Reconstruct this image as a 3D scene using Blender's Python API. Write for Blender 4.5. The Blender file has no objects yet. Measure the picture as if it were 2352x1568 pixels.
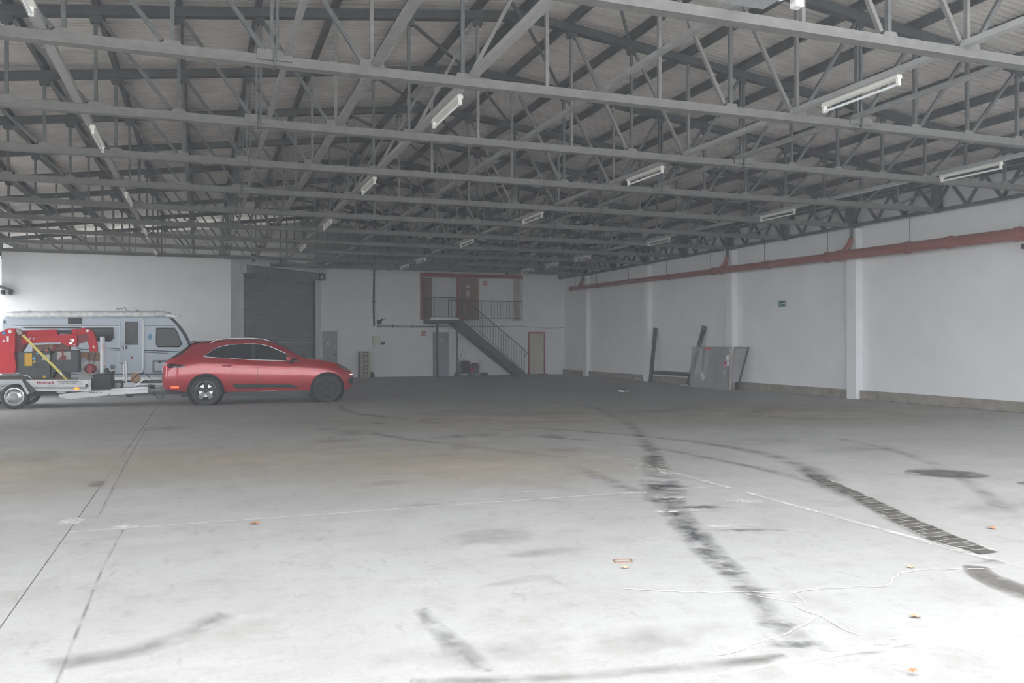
import bpy, bmesh, math, random
import numpy as np
from mathutils import Vector, Matrix
HAZE = .0055
random.seed(7); RNG = np.random.default_rng(5)
SC = bpy.context.scene
COL = SC.collection
R = math.radians

# ------------------------------------------------------------------ camera
FPX, YAW, PITCH, ROLL, EYE = 1936.0, .3522, .0016, .002, 1.49
cam_data = bpy.data.cameras.new('camera'); cam = bpy.data.objects.new('camera', cam_data); COL.objects.link(cam)
cam_data.sensor_width = 36.0; cam_data.lens = FPX * 36.0 / 2352.0
cam_data.clip_end = 300
cam.matrix_world = (Matrix.Translation((0, 0, EYE)) @ Matrix.Rotation(-YAW, 4, 'Z') @ Matrix.Rotation(R(90) + PITCH, 4, 'X')
                    @ Matrix.Rotation(-ROLL, 4, 'Z'))
SC.camera = cam

# ------------------------------------------------------------------ sky, sun, exposure
world = bpy.data.worlds.new('sky'); SC.world = world; world.use_nodes = True
bg = world.node_tree.nodes['Background']; bg.inputs[0].default_value = (.93, .96, 1.0, 1); bg.inputs[1].default_value = 4.2
sun_data = bpy.data.lights.new('sun', 'SUN'); sun = bpy.data.objects.new('sun', sun_data); COL.objects.link(sun)
sun_data.energy = 3.0; sun_data.angle = R(1.2); sun_data.color = (1.0, .93, .82)
_el = R(38); _d = Vector((.35 * math.cos(_el), -.937 * math.cos(_el), -math.sin(_el)))
sun.rotation_euler = _d.to_track_quat('-Z', 'Y').to_euler(); sun.location = (-20, 30, 20)
SC.view_settings.view_transform = 'Standard'; SC.view_settings.look = 'None'
SC.view_settings.gamma = 1.0; SC.view_settings.use_curve_mapping = False
SC.view_settings.exposure = 0.44
SC.cycles.diffuse_bounces = 5; SC.cycles.glossy_bounces = 2; SC.cycles.max_bounces = 7; SC.cycles.transparent_max_bounces = 10

# ------------------------------------------------------------------ layout helper: a sight line met with a plane of the hall
def _ray(x, y):
    u = (x - 1176) / FPX; v = (784 - y) / FPX
    cr, sr = math.cos(ROLL), math.sin(ROLL); u, v = u * cr + v * sr, -u * sr + v * cr
    cp, sp = math.cos(PITCH), math.sin(PITCH); z, v = cp - v * sp, v * cp + sp
    s, c = math.sin(YAW), math.cos(YAW)
    return u * c + z * s, z * c - u * s, v
def U(x, y, Y):
    d = _ray(x, y); t = Y / d[1]; return d[0] * t, EYE + d[2] * t
def V3(x, y, Y):
    a, b = U(x, y, Y); return (a, Y, b)
def FL(x, y, z=0.0):
    d = _ray(x, y); t = (z - EYE) / d[2]; return d[0] * t, d[1] * t

# ------------------------------------------------------------------ materials
MATS = {}
def mat(name, col, rough=.6, metal=0., var=.0, scale=3., bump=0., coat=0., emit=None, estr=0., trans=0., alpha=1., spec=.5, detail=4, col2=None, ior=1.45):
    if name in MATS: return MATS[name]
    m = bpy.data.materials.new(name); m.use_nodes = True; nt = m.node_tree; N = nt.nodes; L = nt.links
    b = N['Principled BSDF']
    b.inputs['Base Color'].default_value = (*col, 1); b.inputs['Roughness'].default_value = rough
    b.inputs['Metallic'].default_value = metal; b.inputs['Specular IOR Level'].default_value = spec
    b.inputs['Coat Weight'].default_value = coat; b.inputs['Coat Roughness'].default_value = .04
    b.inputs['Transmission Weight'].default_value = trans; b.inputs['Alpha'].default_value = alpha; b.inputs['IOR'].default_value = ior
    if emit: b.inputs['Emission Color'].default_value = (*emit, 1); b.inputs['Emission Strength'].default_value = estr
    if var or bump:
        tc = N.new('ShaderNodeTexCoord'); nz = N.new('ShaderNodeTexNoise'); nz.inputs['Scale'].default_value = scale
        nz.inputs['Detail'].default_value = detail; nz.inputs['Roughness'].default_value = .62
        L.new(tc.outputs['Object'], nz.inputs['Vector'])
        if var:
            rp = N.new('ShaderNodeValToRGB'); rp.color_ramp.elements[0].position = .3; rp.color_ramp.elements[1].position = .72
            lo = col2 if col2 else tuple(c * (1 - var) for c in col); hi = tuple(min(1, c * (1 + var)) for c in col)
            rp.color_ramp.elements[0].color = (*lo, 1); rp.color_ramp.elements[1].color = (*hi, 1)
            L.new(nz.outputs['Fac'], rp.inputs['Fac']); L.new(rp.outputs['Color'], b.inputs['Base Color'])
        if bump:
            bp = N.new('ShaderNodeBump'); bp.inputs['Strength'].default_value = bump; bp.inputs['Distance'].default_value = .02
            L.new(nz.outputs['Fac'], bp.inputs['Height']); L.new(bp.outputs['Normal'], b.inputs['Normal'])
    MATS[name] = m; return m

def stain_mat(name, col, strength=.8, scale=6., lo=.35, hi=.65, soft=1.0, rough=.8, stretch=1.0):
    """flat mark on the floor: one colour, faded at the edges and broken up by noise"""
    if name in MATS: return MATS[name]
    m = bpy.data.materials.new(name); m.use_nodes = True; nt = m.node_tree; N = nt.nodes; L = nt.links
    b = N['Principled BSDF']; b.inputs['Base Color'].default_value = (*col, 1); b.inputs['Roughness'].default_value = rough
    uv = N.new('ShaderNodeUVMap'); sp = N.new('ShaderNodeSeparateXYZ'); L.new(uv.outputs[0], sp.inputs[0])
    def mth(op, a, bb=None, clamp=False):
        n = N.new('ShaderNodeMath'); n.operation = op; n.use_clamp = clamp
        for i, q in enumerate((a, bb)):
            if q is None: continue
            if isinstance(q, (int, float)): n.inputs[i].default_value = q
            else: L.new(q, n.inputs[i])
        return n.outputs[0]
    d = mth('ABSOLUTE', mth('SUBTRACT', mth('MULTIPLY', sp.outputs[0], 2.0), 1.0))
    e = mth('POWER', mth('SUBTRACT', 1.0, d, True), soft, True)
    tc = N.new('ShaderNodeTexCoord'); mp = N.new('ShaderNodeMapping'); mp.inputs['Scale'].default_value = (1, stretch, 1)
    L.new(tc.outputs['Object'], mp.inputs[0])
    nz = N.new('ShaderNodeTexNoise'); nz.inputs['Scale'].default_value = scale; nz.inputs['Detail'].default_value = 6
    nz.inputs['Roughness'].default_value = .7; L.new(mp.outputs[0], nz.inputs['Vector'])
    mr = N.new('ShaderNodeMapRange'); mr.inputs['From Min'].default_value = lo; mr.inputs['From Max'].default_value = hi
    L.new(nz.outputs['Fac'], mr.inputs['Value'])
    a = mth('MULTIPLY', mth('MULTIPLY', e, mr.outputs[0]), strength, True)
    L.new(a, b.inputs['Alpha']); MATS[name] = m; return m

# ------------------------------------------------------------------ mesh builder
MW = {}                     # world matrix of every parent
SIGMA = {}
class MB:
    def __init__(s): s.v = []; s.f = []; s.uv = None
    def add(s, vs, fs):
        o = len(s.v); s.v += [tuple(p) for p in vs]; s.f += [tuple(i + o for i in q) for q in fs]; return s
    def box(s, x0, x1, y0, y1, z0, z1):
        vs = [(x0,y0,z0),(x1,y0,z0),(x1,y1,z0),(x0,y1,z0),(x0,y0,z1),(x1,y0,z1),(x1,y1,z1),(x0,y1,z1)]
        return s.add(vs, [(3,2,1,0),(4,5,6,7),(0,1,5,4),(1,2,6,5),(2,3,7,6),(3,0,4,7)])
    def bar(s, p, q, w, h, up=(0, 0, 1)):
        p, q = Vector(p), Vector(q); d = (q - p).normalized(); u = Vector(up)
        if abs(d.dot(u)) > .99: u = Vector((1, 0, 0)) if abs(d.x) < .9 else Vector((0, 1, 0))
        a = d.cross(u).normalized(); b = a.cross(d).normalized(); a *= w / 2; b *= h / 2
        vs = [p-a-b, p+a-b, p+a+b, p-a+b, q-a-b, q+a-b, q+a+b, q-a+b]
        return s.add(vs, [(0,1,2,3),(7,6,5,4),(4,5,1,0),(5,6,2,1),(6,7,3,2),(7,4,0,3)])
    def tube(s, pts, r, n=8, cap=True):
        pts = [Vector(p) for p in pts]; rs = r if isinstance(r, (list, tuple)) else [r] * len(pts)
        t0 = (pts[1] - pts[0]).normalized(); u = Vector((0, 0, 1)) if abs(t0.z) < .9 else Vector((1, 0, 0))
        a = t0.cross(u).normalized(); vs = []; fs = []
        for i, p in enumerate(pts):
            t = (pts[min(i+1, len(pts)-1)] - pts[max(i-1, 0)]).normalized()
            a = (a - t * a.dot(t)).normalized(); b = t.cross(a)
            for k in range(n):
                an = 2 * math.pi * k / n; vs.append(p + (a * math.cos(an) + b * math.sin(an)) * rs[i])
        for i in range(len(pts) - 1):
            for k in range(n):
                fs.append((i*n+k, i*n+(k+1) % n, (i+1)*n+(k+1) % n, (i+1)*n+k))
        if cap: fs.append(tuple(range(n-1, -1, -1))); fs.append(tuple((len(pts)-1)*n + k for k in range(n)))
        return s.add(vs, fs)
    def lathe(s, prof, M, n=24, closed=False):
        """prof: (r, h) along local z of matrix M"""
        vs = []; fs = []; m = len(prof)
        for k in range(n):
            an = 2 * math.pi * k / n
            for r, h in prof: vs.append(M @ Vector((r * math.cos(an), r * math.sin(an), h)))
        for k in range(n):
            for j in range(m if closed else m - 1):
                a = k*m + j; b = k*m + (j+1) % m; c = ((k+1) % n)*m + (j+1) % m; d = ((k+1) % n)*m + j
                fs.append((a, d, c, b))
        return s.add(vs, fs)
    def prism(s, poly, axis, a, b):
        n = len(poly)
        f = {'x': lambda p, t: (t, p[0], p[1]), 'y': lambda p, t: (p[0], t, p[1]), 'z': lambda p, t: (p[0], p[1], t)}[axis]
        vs = [f(p, a) for p in poly] + [f(p, b) for p in poly]
        fs = [tuple(range(n)), tuple(range(2*n-1, n-1, -1))] + [((i+1) % n, i, n+i, n+(i+1) % n) for i in range(n)]
        return s.add(vs, fs)
    def grid(s, rows, flip=False):
        m = len(rows[0]); vs = [p for r in rows for p in r]; fs = []
        for i in range(len(rows)-1):
            for j in range(m-1):
                q = (i*m+j, i*m+j+1, (i+1)*m+j+1, (i+1)*m+j); fs.append(q[::-1] if flip else q)
        return s.add(vs, fs)
    def build(s, name, material, parent=None, smooth=False, bevel=0., kind=None, fixn=True):
        me = bpy.data.meshes.new(name); V = s.v
        if parent is not None:
            inv = MW[parent.name].inverted(); V = [inv @ Vector(p) for p in V]; loc = None
        else:
            A = np.array([tuple(p) for p in V]); lo = A.min(0); hi = A.max(0)
            loc = Vector(((lo[0]+hi[0])/2, (lo[1]+hi[1])/2, lo[2])); V = [Vector(p) - loc for p in V]
        me.from_pydata([tuple(p) for p in V], [], s.f)
        if s.uv is not None:
            ul = me.uv_layers.new(name='UVMap')
            for lp in me.loops: ul.data[lp.index].uv = s.uv[lp.vertex_index]
        if fixn and s.uv is None:
            bm = bmesh.new(); bm.from_mesh(me); bmesh.ops.recalc_face_normals(bm, faces=bm.faces); bm.to_mesh(me); bm.free()
        if smooth:
            for p in me.polygons: p.use_smooth = True
            if smooth is not True: me.set_sharp_from_angle(angle=R(smooth))
        me.materials.append(material)
        o = bpy.data.objects.new(name, me); COL.objects.link(o)
        if parent is not None: o.parent = parent; MW[o.name] = MW[parent.name]
        else: o.location = loc; MW[o.name] = Matrix.Translation(loc)
        if bevel:
            bv = o.modifiers.new('bevel', 'BEVEL'); bv.width = bevel; bv.segments = 2; bv.limit_method = 'ANGLE'
        if kind: o['kind'] = kind
        return o
def thing(name, label, cat, loc=(0, 0, 0), rz=0., group=None):
    o = bpy.data.objects.new(name, None); COL.objects.link(o); o.location = loc; o.rotation_euler = (0, 0, rz)
    o.empty_display_size = .2; o['label'] = label; o['category'] = cat
    if group: o['group'] = group
    MW[o.name] = Matrix.Translation(loc) @ Matrix.Rotation(rz, 4, 'Z'); return o
def tag(o, label, cat, group=None):
    o['label'] = label; o['category'] = cat
    if group: o['group'] = group
    return o
def copy_tree(o, loc, label, rz=None):
    c = o.copy(); COL.objects.link(c); c.location = loc; c['label'] = label
    if rz is not None: c.rotation_euler = (0, 0, rz)
    MW[c.name] = Matrix.Translation(loc)
    def rec(a, b):
        for ch in a.children:
            d = ch.copy(); COL.objects.link(d); d.parent = b; rec(ch, d)
    rec(o, c); return c
def copy_part(o, parent, loc):
    c = o.copy(); COL.objects.link(c); c.parent = parent; c.location = loc; return c
def box(name, m, parent, *b, **k): return MB().box(*b).build(name, m, parent, **k)
def text(name, body, size, m, parent, pos, rot=(math.pi/2, 0, 0), ext=.001, bold=0., sx=1.0, align='LEFT'):
    cu = bpy.data.curves.new(name, 'FONT'); cu.body = body; cu.size = size; cu.extrude = ext; cu.offset = bold; cu.align_x = align; cu.resolution_u = 3
    t = bpy.data.objects.new(name, cu); COL.objects.link(t); bpy.context.view_layer.update()
    me = bpy.data.meshes.new_from_object(t); bpy.data.objects.remove(t)
    M = Matrix.Translation(pos) @ Matrix(__import__('mathutils').Euler(rot).to_matrix().to_4x4()) @ Matrix.Diagonal((sx, 1, 1, 1))
    me.transform(MW[parent.name].inverted() @ M); me.materials.clear(); me.materials.append(m)
    o = bpy.data.objects.new(name, me); COL.objects.link(o); o.parent = parent; MW[o.name] = MW[parent.name]; return o
ORD = ['first', 'second', 'third', 'fourth', 'fifth', 'sixth', 'seventh', 'eighth', 'ninth', 'tenth', 'eleventh', 'twelfth', 'thirteenth']

# materials of the hall
M_wall = mat('white_paint', (.80, .81, .82), .85, var=.04, scale=1.2, bump=.05)
def floor_mat(name, col, seed):
    m = bpy.data.materials.new(name); m.use_nodes = True; nt = m.node_tree; N = nt.nodes; L = nt.links; b = N['Principled BSDF']; b.inputs['Roughness'].default_value = .78
    geo = N.new('ShaderNodeNewGeometry'); mp = N.new('ShaderNodeMapping'); mp.inputs['Location'].default_value = (seed, seed, 0); L.new(geo.outputs['Position'], mp.inputs[0])
    cur = None
    def layer(scale, lo, hi, c, amt, stretch=(1, 1, 1), detail=5):
        nonlocal cur
        mm = N.new('ShaderNodeMapping'); mm.inputs['Scale'].default_value = stretch; L.new(mp.outputs[0], mm.inputs[0])
        nz = N.new('ShaderNodeTexNoise'); nz.inputs['Scale'].default_value = scale; nz.inputs['Detail'].default_value = detail; nz.inputs['Roughness'].default_value = .68; L.new(mm.outputs[0], nz.inputs['Vector'])
        mr = N.new('ShaderNodeMapRange'); mr.inputs['From Min'].default_value = lo; mr.inputs['From Max'].default_value = hi; mr.inputs['To Max'].default_value = amt; L.new(nz.outputs['Fac'], mr.inputs['Value'])
        mx = N.new('ShaderNodeMix'); mx.data_type = 'RGBA'; L.new(mr.outputs[0], mx.inputs['Factor'])
        if cur is None: mx.inputs['A'].default_value = (*col, 1)
        else: L.new(cur, mx.inputs['A'])
        mx.inputs['B'].default_value = (*c, 1); cur = mx.outputs['Result']; return nz
    layer(.35, .42, .68, (.275, .262, .242), .55)
    layer(1.7, .50, .72, (.24, .228, .208), .5)
    layer(.9, .52, .75, (.42, .412, .396), .6, (1, 2.5, 1))
    layer(6., .52, .75, (.22, .212, .196), .4)
    layer(2.2, .60, .74, (.18, .168, .152), .5, (3.0, 1, 1))
    n1 = layer(28., .50, .80, (.21, .202, .19), .35)
    layer(75., .66, .74, (.66, .65, .63), .8, detail=2)
    layer(60., .67, .74, (.12, .11, .10), .7, (1, 1.4, 1), detail=2)
    L.new(cur, b.inputs['Base Color'])
    bp = N.new('ShaderNodeBump'); bp.inputs['Strength'].default_value = .15; bp.inputs['Distance'].default_value = .01; L.new(n1.outputs['Fac'], bp.inputs['Height']); L.new(bp.outputs['Normal'], b.inputs['Normal'])
    return m
M_floor = floor_mat('concrete', (.36, .354, .342), 0.); M_floor2 = floor_mat('dusty_paving', (.356, .349, .334), 31.)
M_ground = mat('outside_concrete', (.55, .53, .49), .9, var=.15, scale=.8, bump=.1, detail=8)
M_kerb = mat('kerb_concrete', (.27, .245, .205), .9, var=.25, scale=4, bump=.2)
M_sheet = mat('roof_sheet', (.62, .59, .55), .7, var=.14, scale=2.2, detail=6)
M_gable = mat('gable_sheet', (.22, .22, .215), .8, var=.15, scale=2)
M_steel = mat('dusty_steel', (.175, .172, .164), .7, metal=.0, var=.14, scale=7)
M_steel_mid = mat('grey_steel', (.105, .11, .11), .65, var=.2, scale=6)
M_steel_dark = mat('dark_steel', (.06, .064, .068), .6, var=.25, scale=5)
M_purlin = mat('purlin_steel', (.07, .073, .078), .65, var=.35, scale=2.5)
M_galv = mat('galvanised', (.52, .55, .56), .42, metal=.55, var=.12, scale=8)
M_lampw = mat('lamp_white', (.82, .81, .76), .5)
M_tube = mat('lamp_tube_glass', (.88, .92, .92), .25)
M_red = mat('red_paint', (.30, .035, .05), .55, var=.1, scale=5)
M_pipe = mat('red_brown_plastic', (.28, .085, .06), .5, var=.12, scale=4)
M_brown = mat('brown_wood_door', (.27, .165, .11), .6, var=.12, scale=3)
M_cream = mat('cream_door', (.56, .53, .45), .6, var=.06, scale=3)
M_greydoor = mat('grey_door', (.30, .33, .36), .55, var=.06, scale=2)
M_black = mat('black_plastic', (.02, .021, .022), .55, var=.2, scale=6)
M_rubber = mat('tyre_rubber', (.035, .034, .033), .85, var=.25, scale=12)
M_white = mat('plain_white', (.8, .8, .8), .5)
M_signred = mat('sign_red', (.45, .06, .03), .5)
M_signgreen = mat('sign_green', (.02, .16, .08), .5)
M_glass_dark = mat('dark_glass', (.012, .014, .016), .05, spec=.8, coat=.6)

# ================================================================== the setting
HX0, HX1, HY0, HY1 = -6.8, 16.2, 3.25, 36.8            # inside of the hall
RX, RZ, SLOPE = 4.72, 6.56, .1215                      # ridge
ZC = 4.49                                              # underside of the trusses
def ztop(x): return RZ - SLOPE * abs(x - RX)

ground = box('ground', M_floor, None, -60, 60, -60, 70, -.25, -.014); ground['kind'] = 'structure'
floor = box('floor', mat('joint_dirt', (.24, .23, .21), .95, var=.2, scale=9), None, HX0-.3, HX1+.3, HY0, HY1+.4, -.05, -.0135); floor['kind'] = 'structure'
G = .003
XS = [HX0-.3, -1.0, 5.05, HX1+.3]
for i, ys in enumerate([[HY0, 15.2, HY1+.4], [HY0, 7.48, 14.6, HY1+.4], [HY0, HY1+.4]]):
    for y0, y1 in zip(ys[:-1], ys[1:]):
        box('floor_slab', M_floor if i < 2 else M_floor2, floor, XS[i]+G, XS[i+1]-G, y0+G, y1-G, -.04, 0.0, bevel=.004)

# walls
wr = box('wall_right', M_wall, None, HX1, HX1+.3, -6.0, HY1+.4, 0, 5.45); wr['kind'] = 'structure'
COLY = [12.212, 17.687, 23.161, 28.636, 34.11]
for y in COLY:
    p_ = box('trim_%d' % (2 + COLY.index(y)), M_wall, None, 15.98, HX1-.002, y-.175, y+.175, 0, 4.46, bevel=.01); p_['kind'] = 'structure'
kb = MB()
for y0, y1 in zip([HY0] + [c+.175 for c in COLY], [c-.175 for c in COLY] + [HY1]):
    kb.box(16.09, HX1, y0, y1, 0, .23)
k_ = kb.build('baseboard_right', M_kerb, None, bevel=.015); k_['kind'] = 'structure'
# wall joints above the pipe (thin hanger rods are parts of the pipe)

wb = MB()
wb.box(4.6, 9.15, HY1, HY1+.25, 0, 4.75).box(14.07, HX1, HY1, HY1+.25, 0, 4.75)
wb.box(9.15, 14.07, HY1, HY1+.25, 0, 2.52).box(9.15, 14.07, HY1, HY1+.25, 4.63, 4.75)
wall_back = wb.build('wall_back', M_wall, None, kind='structure')
nb = MB()                                                 # the corridor behind the upper opening
nb.box(9.0, 14.3, 38.1, 38.25, 2.3, 4.8).box(9.0, 9.15, HY1+.25, 38.1, 2.3, 4.8).box(14.07, 14.22, HY1+.25, 38.1, 2.3, 4.8)
nb.box(9.0, 14.3, HY1+.25, 38.25, 2.3, 2.52).box(9.0, 14.3, HY1+.25, 38.25, 4.63, 4.8)
nb.build('corridor_shell', M_wall, wall_back)
gb = MB(); gb.prism([(HX0-.2, 4.75), (HX1+.3, 4.75), (HX1+.3, ztop(HX1+.3)+.2), (RX, RZ+.2), (HX0-.2, ztop(HX0-.2)+.2)], 'y', HY1+.12, HY1+.2)
gb.build('gable_panel', M_gable, wall_back)

wf = MB().box(-6.42, 1.0, 33.0, 33.25, 0, 4.76).build('wall_partition', M_wall, None, kind='structure')
dA, dB = Vector((1.0, 33.0, 0)), Vector((4.8, 36.8, 0)); dd = (dB - dA).normalized(); dn = Vector((dd.y, -dd.x, 0))   # dn faces the hall
DL = (dB - dA).length
def D(t, o, z): p = dA + dd * t + dn * o; return (p.x, p.y, z)
def dbox(mb, t0, t1, o0, o1, z0, z1):
    vs = [D(t0,o0,z0), D(t1,o0,z0), D(t1,o1,z0), D(t0,o1,z0), D(t0,o0,z1), D(t1,o0,z1), D(t1,o1,z1), D(t0,o1,z1)]
    return mb.add(vs, [(3,2,1,0),(4,5,6,7),(0,1,5,4),(1,2,6,5),(2,3,7,6),(3,0,4,7)])
m_ = MB(); dbox(m_, 0, .62, -.25, 0, 0, 4.76); dbox(m_, 4.90, DL, -.25, 0, 0, 4.77); dbox(m_, .62, 4.90, -.25, 0, 4.2, 4.77)
wdg = m_.build('wall_diagonal', M_wall, None, kind='structure')
m_ = MB(); dbox(m_, 1.1, 5.33, 0, .30, 4.46, 4.80); m_.build('lintel_box', M_wall, wdg, bevel=.01)

# left side wall: closed between two wide side gates
wl = MB().box(HX0-.3, HX0, 3.6, 9.0, 0, 5.2).box(HX0-.3, HX0, 14.0, 19.6, 0, 5.2).box(HX0-.3, HX0, 27.6, 28.6, 0, 5.2).box(HX0-.3, HX0, 33.0, HY1+.4, 0, 5.2).box(HX0-.3, HX0, 9.0, 14.0, 4.72, 5.2).box(HX0-.3, HX0, 19.6, 33.0, 3.9, 5.2).build('wall_left', M_wall, None, kind='structure')

# roof sheet: corrugations run from eave to ridge
def roof():
    mb = MB(); pitch = .115; y = 3.7; rowsY = []
    while y < HY1 + .5:
        rowsY += [(y, 0.), (y + pitch*.64, 0.), (y + pitch*.69, .075), (y + pitch*.95, .075)]; y += pitch
    for xs in ((HX0-.45, RX), (RX, HX1+.45)):
        mb.grid([[(x, yy, ztop(x) + .21 + dz) for x in xs] for yy, dz in rowsY], flip=False)
    return mb.build('ceiling', M_sheet, None, kind='structure', fixn=False)
ceiling = roof()
mb = MB()
for xs in ((HX0-.45, RX), (RX, HX1+.45)):
    mb.grid([[(x, yy, ztop(x) + .34) for x in xs] for yy in (3.65, HY1+.5)])
mb.build('roof_covering', M_gable, ceiling, fixn=False)

# ================================================================== roof steel
OFF = [.78, 1.85, 2.92, 3.98, 5.01, 6.02, 7.04, 8.06, 9.08, 10.1]
END = 11.37
YT = [9.475 + 2.737 * k for k in range(-2, 10)]
def truss():
    t = thing('roof_truss', 'x', 'roof truss', (RX, YT[0], ZC), 0, 'steel roof trusses')
    Y = YT[0]
    for a, b in ((-END, -3.98), (-3.98, 3.98), (3.98, END)):
        m = MB(); m.box(RX+a, RX+b, Y-.032, Y+.032, ZC+.012, ZC+.115).box(RX+a, RX+b, Y-.07, Y+.07, ZC, ZC+.013)
        m.build('bottom_chord', M_steel, t)
    for s in (-1, 1):
        MB().bar((RX, Y, RZ), (RX + s*(END+.2), Y, ztop(RX+END+.2)), .12, .13).build('top_chord', M_steel_dark, t)  # shade under the roof is put into the darker colour of the top chord
        for i, o in enumerate(OFF):
            x = RX + s*o; zt = ztop(x) - .05; m = MB()
            mt = M_steel if i in (0, 2) else M_steel_mid
            if i == 3: m.box(x-.045, x-.012, Y-.03, Y+.03, ZC+.1, zt).box(x+.012, x+.045, Y-.03, Y+.03, ZC+.1, zt)
            else: m.box(x-.022, x+.022, Y-.024, Y+.024, ZC+.1, zt)
            m.build('post', mt, t)
        xe = RX + s*END
        MB().box(xe-.05, xe+.05, Y-.05, Y+.05, ZC+.1, ztop(xe)-.03).build('post', M_steel_mid, t)
        AL = OFF + [END]
        pairs = [(0, 1), (1, 2)] + [(i+1, i) for i in range(2, len(AL)-1)]
        for it, ib in pairs:
            xt, xb = RX + s*AL[it], RX + s*AL[ib]
            dx = .10 if xb > xt else -.10
            p = (xt + dx*.6, Y, ztop(xt)-.10); q = (xb - dx*1.0, Y, ZC+.15)
            MB().bar(p, q, .045, .045).build('diagonal', M_steel if it < 3 else M_steel_mid, t)
            m = MB(); gw, gh = (.15, .19) if ib == 2 else (.10, .155)
            m.prism([(xb-gw, ZC+.1), (xb+gw, ZC+.1), (xb+gw-.03, ZC+gh), (xb-gw+.03, ZC+gh)], 'y', Y-.036, Y+.036); m.build('gusset', M_steel, t)
            m = MB(); zt = ztop(xt); m.prism([(xt-.06, zt-.16), (xt+.06, zt-.16), (xt+.09, zt-.05), (xt-.09, zt-.05)], 'y', Y-.04, Y+.04); m.build('gusset', M_steel_dark, t)
        xs = RX + s*3.98
        for o in (-.10, .10):
            MB().box(xs+o-.085, xs+o+.085, Y-.055, Y+.055, ZC+.055, ZC+.165).build('splice_plate', M_steel, t)
        m = MB(); m.box(xs-.012, xs+.012, Y-.08, Y+.08, ZC-.012, ZC+.165); m.build('splice_flange', M_steel_mid, t)
    return t
TL = 'grey steel roof truss spanning the hall, %s from the camera'
T0 = truss(); T0['label'] = TL % 'nearest'
for k, y in enumerate(YT[1:]):
    copy_tree(T0, (RX, y, ZC), TL % (ORD[k+1] if k < 10 else 'farthest'))

# purlins, braces and ties belong to the roof
for s in (-1, 1):
    for o in [.0] + OFF + [END]:
        if o == 0. and s == 1: continue
        x = RX + s*o; z = ztop(x)
        MB().box(x-.035, x+.035, 3.8, HY1+.3, z+.065, z+.205).build('purlin', M_purlin, ceiling)
for k in range(len(YT)-1):
    for xa, xb in ((RX-1.85, RX), (RX, RX+1.85)):
        MB().bar((xa, YT[k], ztop(xa)-.08), (xb, YT[k+1], ztop(xb)-.08), .04, .04).build('brace_rod', M_steel_mid, ceiling)
for x, w in ((.88, .06), (1.84, .10), (4.66, .07), (8.55, .07)):
    MB().box(x-w/2, x+w/2, YT[0]-.1, YT[-1]+.1, ZC+.116, ZC+.17).build('tie_bar', mat('tie_grey', (.24, .24, .235), .6, var=.15, scale=6), ceiling)

# lamp rails and fluorescent lamps
ROWS = [(-1.5, [8.1, 13.95, 19.6, 25.5, 31.0], 'leftmost lamp row'),
        (3.0, [10.77, 16.35, 22.05, 27.7], 'second lamp row from the left'),
        (7.58, [8.28, 13.66, 19.25, 24.75, 30.5, 33.2], 'third lamp row from the left'),
        (12.95, [11.4, 16.83, 22.45, 27.87, 30.8, 33.4], 'lamp row beside the right wall')]
lamp0 = None
for x, ys, nm in ROWS:
    m = MB(); m.box(x-.05, x+.05, YT[0]-.1, HY1-.8, ZC+.118, ZC+.128); m.box(x-.05, x-.043, YT[0]-.1, HY1-.8, ZC+.128, ZC+.18); m.box(x+.043, x+.05, YT[0]-.1, HY1-.8, ZC+.128, ZC+.18)
    tag(m.build('lamp_rail', M_galv if x > 10 else mat('rail_grey', (.33, .33, .325), .55, var=.1, scale=6), None), 'long metal rail over the trusses carrying the ' + nm, 'rail', 'lamp rails under the roof')
    for i, y in enumerate(ys):
        lab = 'white fluorescent tube lamp, %s from the front in the %s' % (ORD[i], nm)
        loc = (x + .04, y, ZC + .0)
        if lamp0 is None:
            lamp0 = thing('fluorescent_lamp', lab, 'lamp', loc, 0, 'fluorescent tube lamps'); X, Y = loc[0], loc[1]
            m = MB(); m.prism([(X-.032, ZC+.116), (X+.032, ZC+.116), (X+.042, ZC+.07), (X-.042, ZC+.07)], 'y', Y-.64, Y+.64); m.build('housing', M_lampw, lamp0)
            MB().tube([(X, Y-.61, ZC+.005), (X, Y+.61, ZC+.005)], .016, 10).build('tube', M_tube, lamp0, smooth=40)
            for e in (-.62, .62): MB().box(X-.022, X+.022, Y+e-.018, Y+e+.018, ZC-.012, ZC+.07).build('end_cap', M_lampw, lamp0)
        else: copy_tree(lamp0, loc, lab)

# lattice girders along the right wall
def girder(y0, y1, lab):
    X = 15.93; t = thing('lattice_girder', lab, 'girder', (X, (y0+y1)/2, ZC), 0, 'lattice girders along the right wall')
    MB().box(X-.06, X+.06, y0, y1, ZC, ZC+.07).build('bottom_chord', M_steel_dark, t)
    MB().box(X-.06, X+.06, y0, y1, 5.10, 5.16).build('top_chord', M_steel_dark, t)
    n = 12; st = (y1 - y0) / n
    for i in range(n):
        a, b = y0 + .06 + i*(st-.01), y0 + .06 + (i+1)*(st-.01)
        za, zb = (ZC+.05, 5.12) if i % 2 == 0 else (5.12, ZC+.05)
        MB().bar((X, a, za), (X, b, zb), .05, .06).build('diagonal', M_steel_dark, t)
    for yy in (y0+.03, (y0+y1)/2, y1-.03): MB().box(X-.05, X+.05, yy-.05, yy+.05, ZC+.05, 5.07).build('post', M_steel_dark, t)
ge = [6.738] + COLY + [36.78]
gn = ['nearest the camera', 'second from the camera', 'third from the camera', 'fourth from the camera', 'fifth from the camera', 'at the far corner']
for i in range(6): girder(ge[i]+.02, ge[i+1]-.02, 'dark steel lattice girder on top of the white right wall, ' + gn[i])

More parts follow.
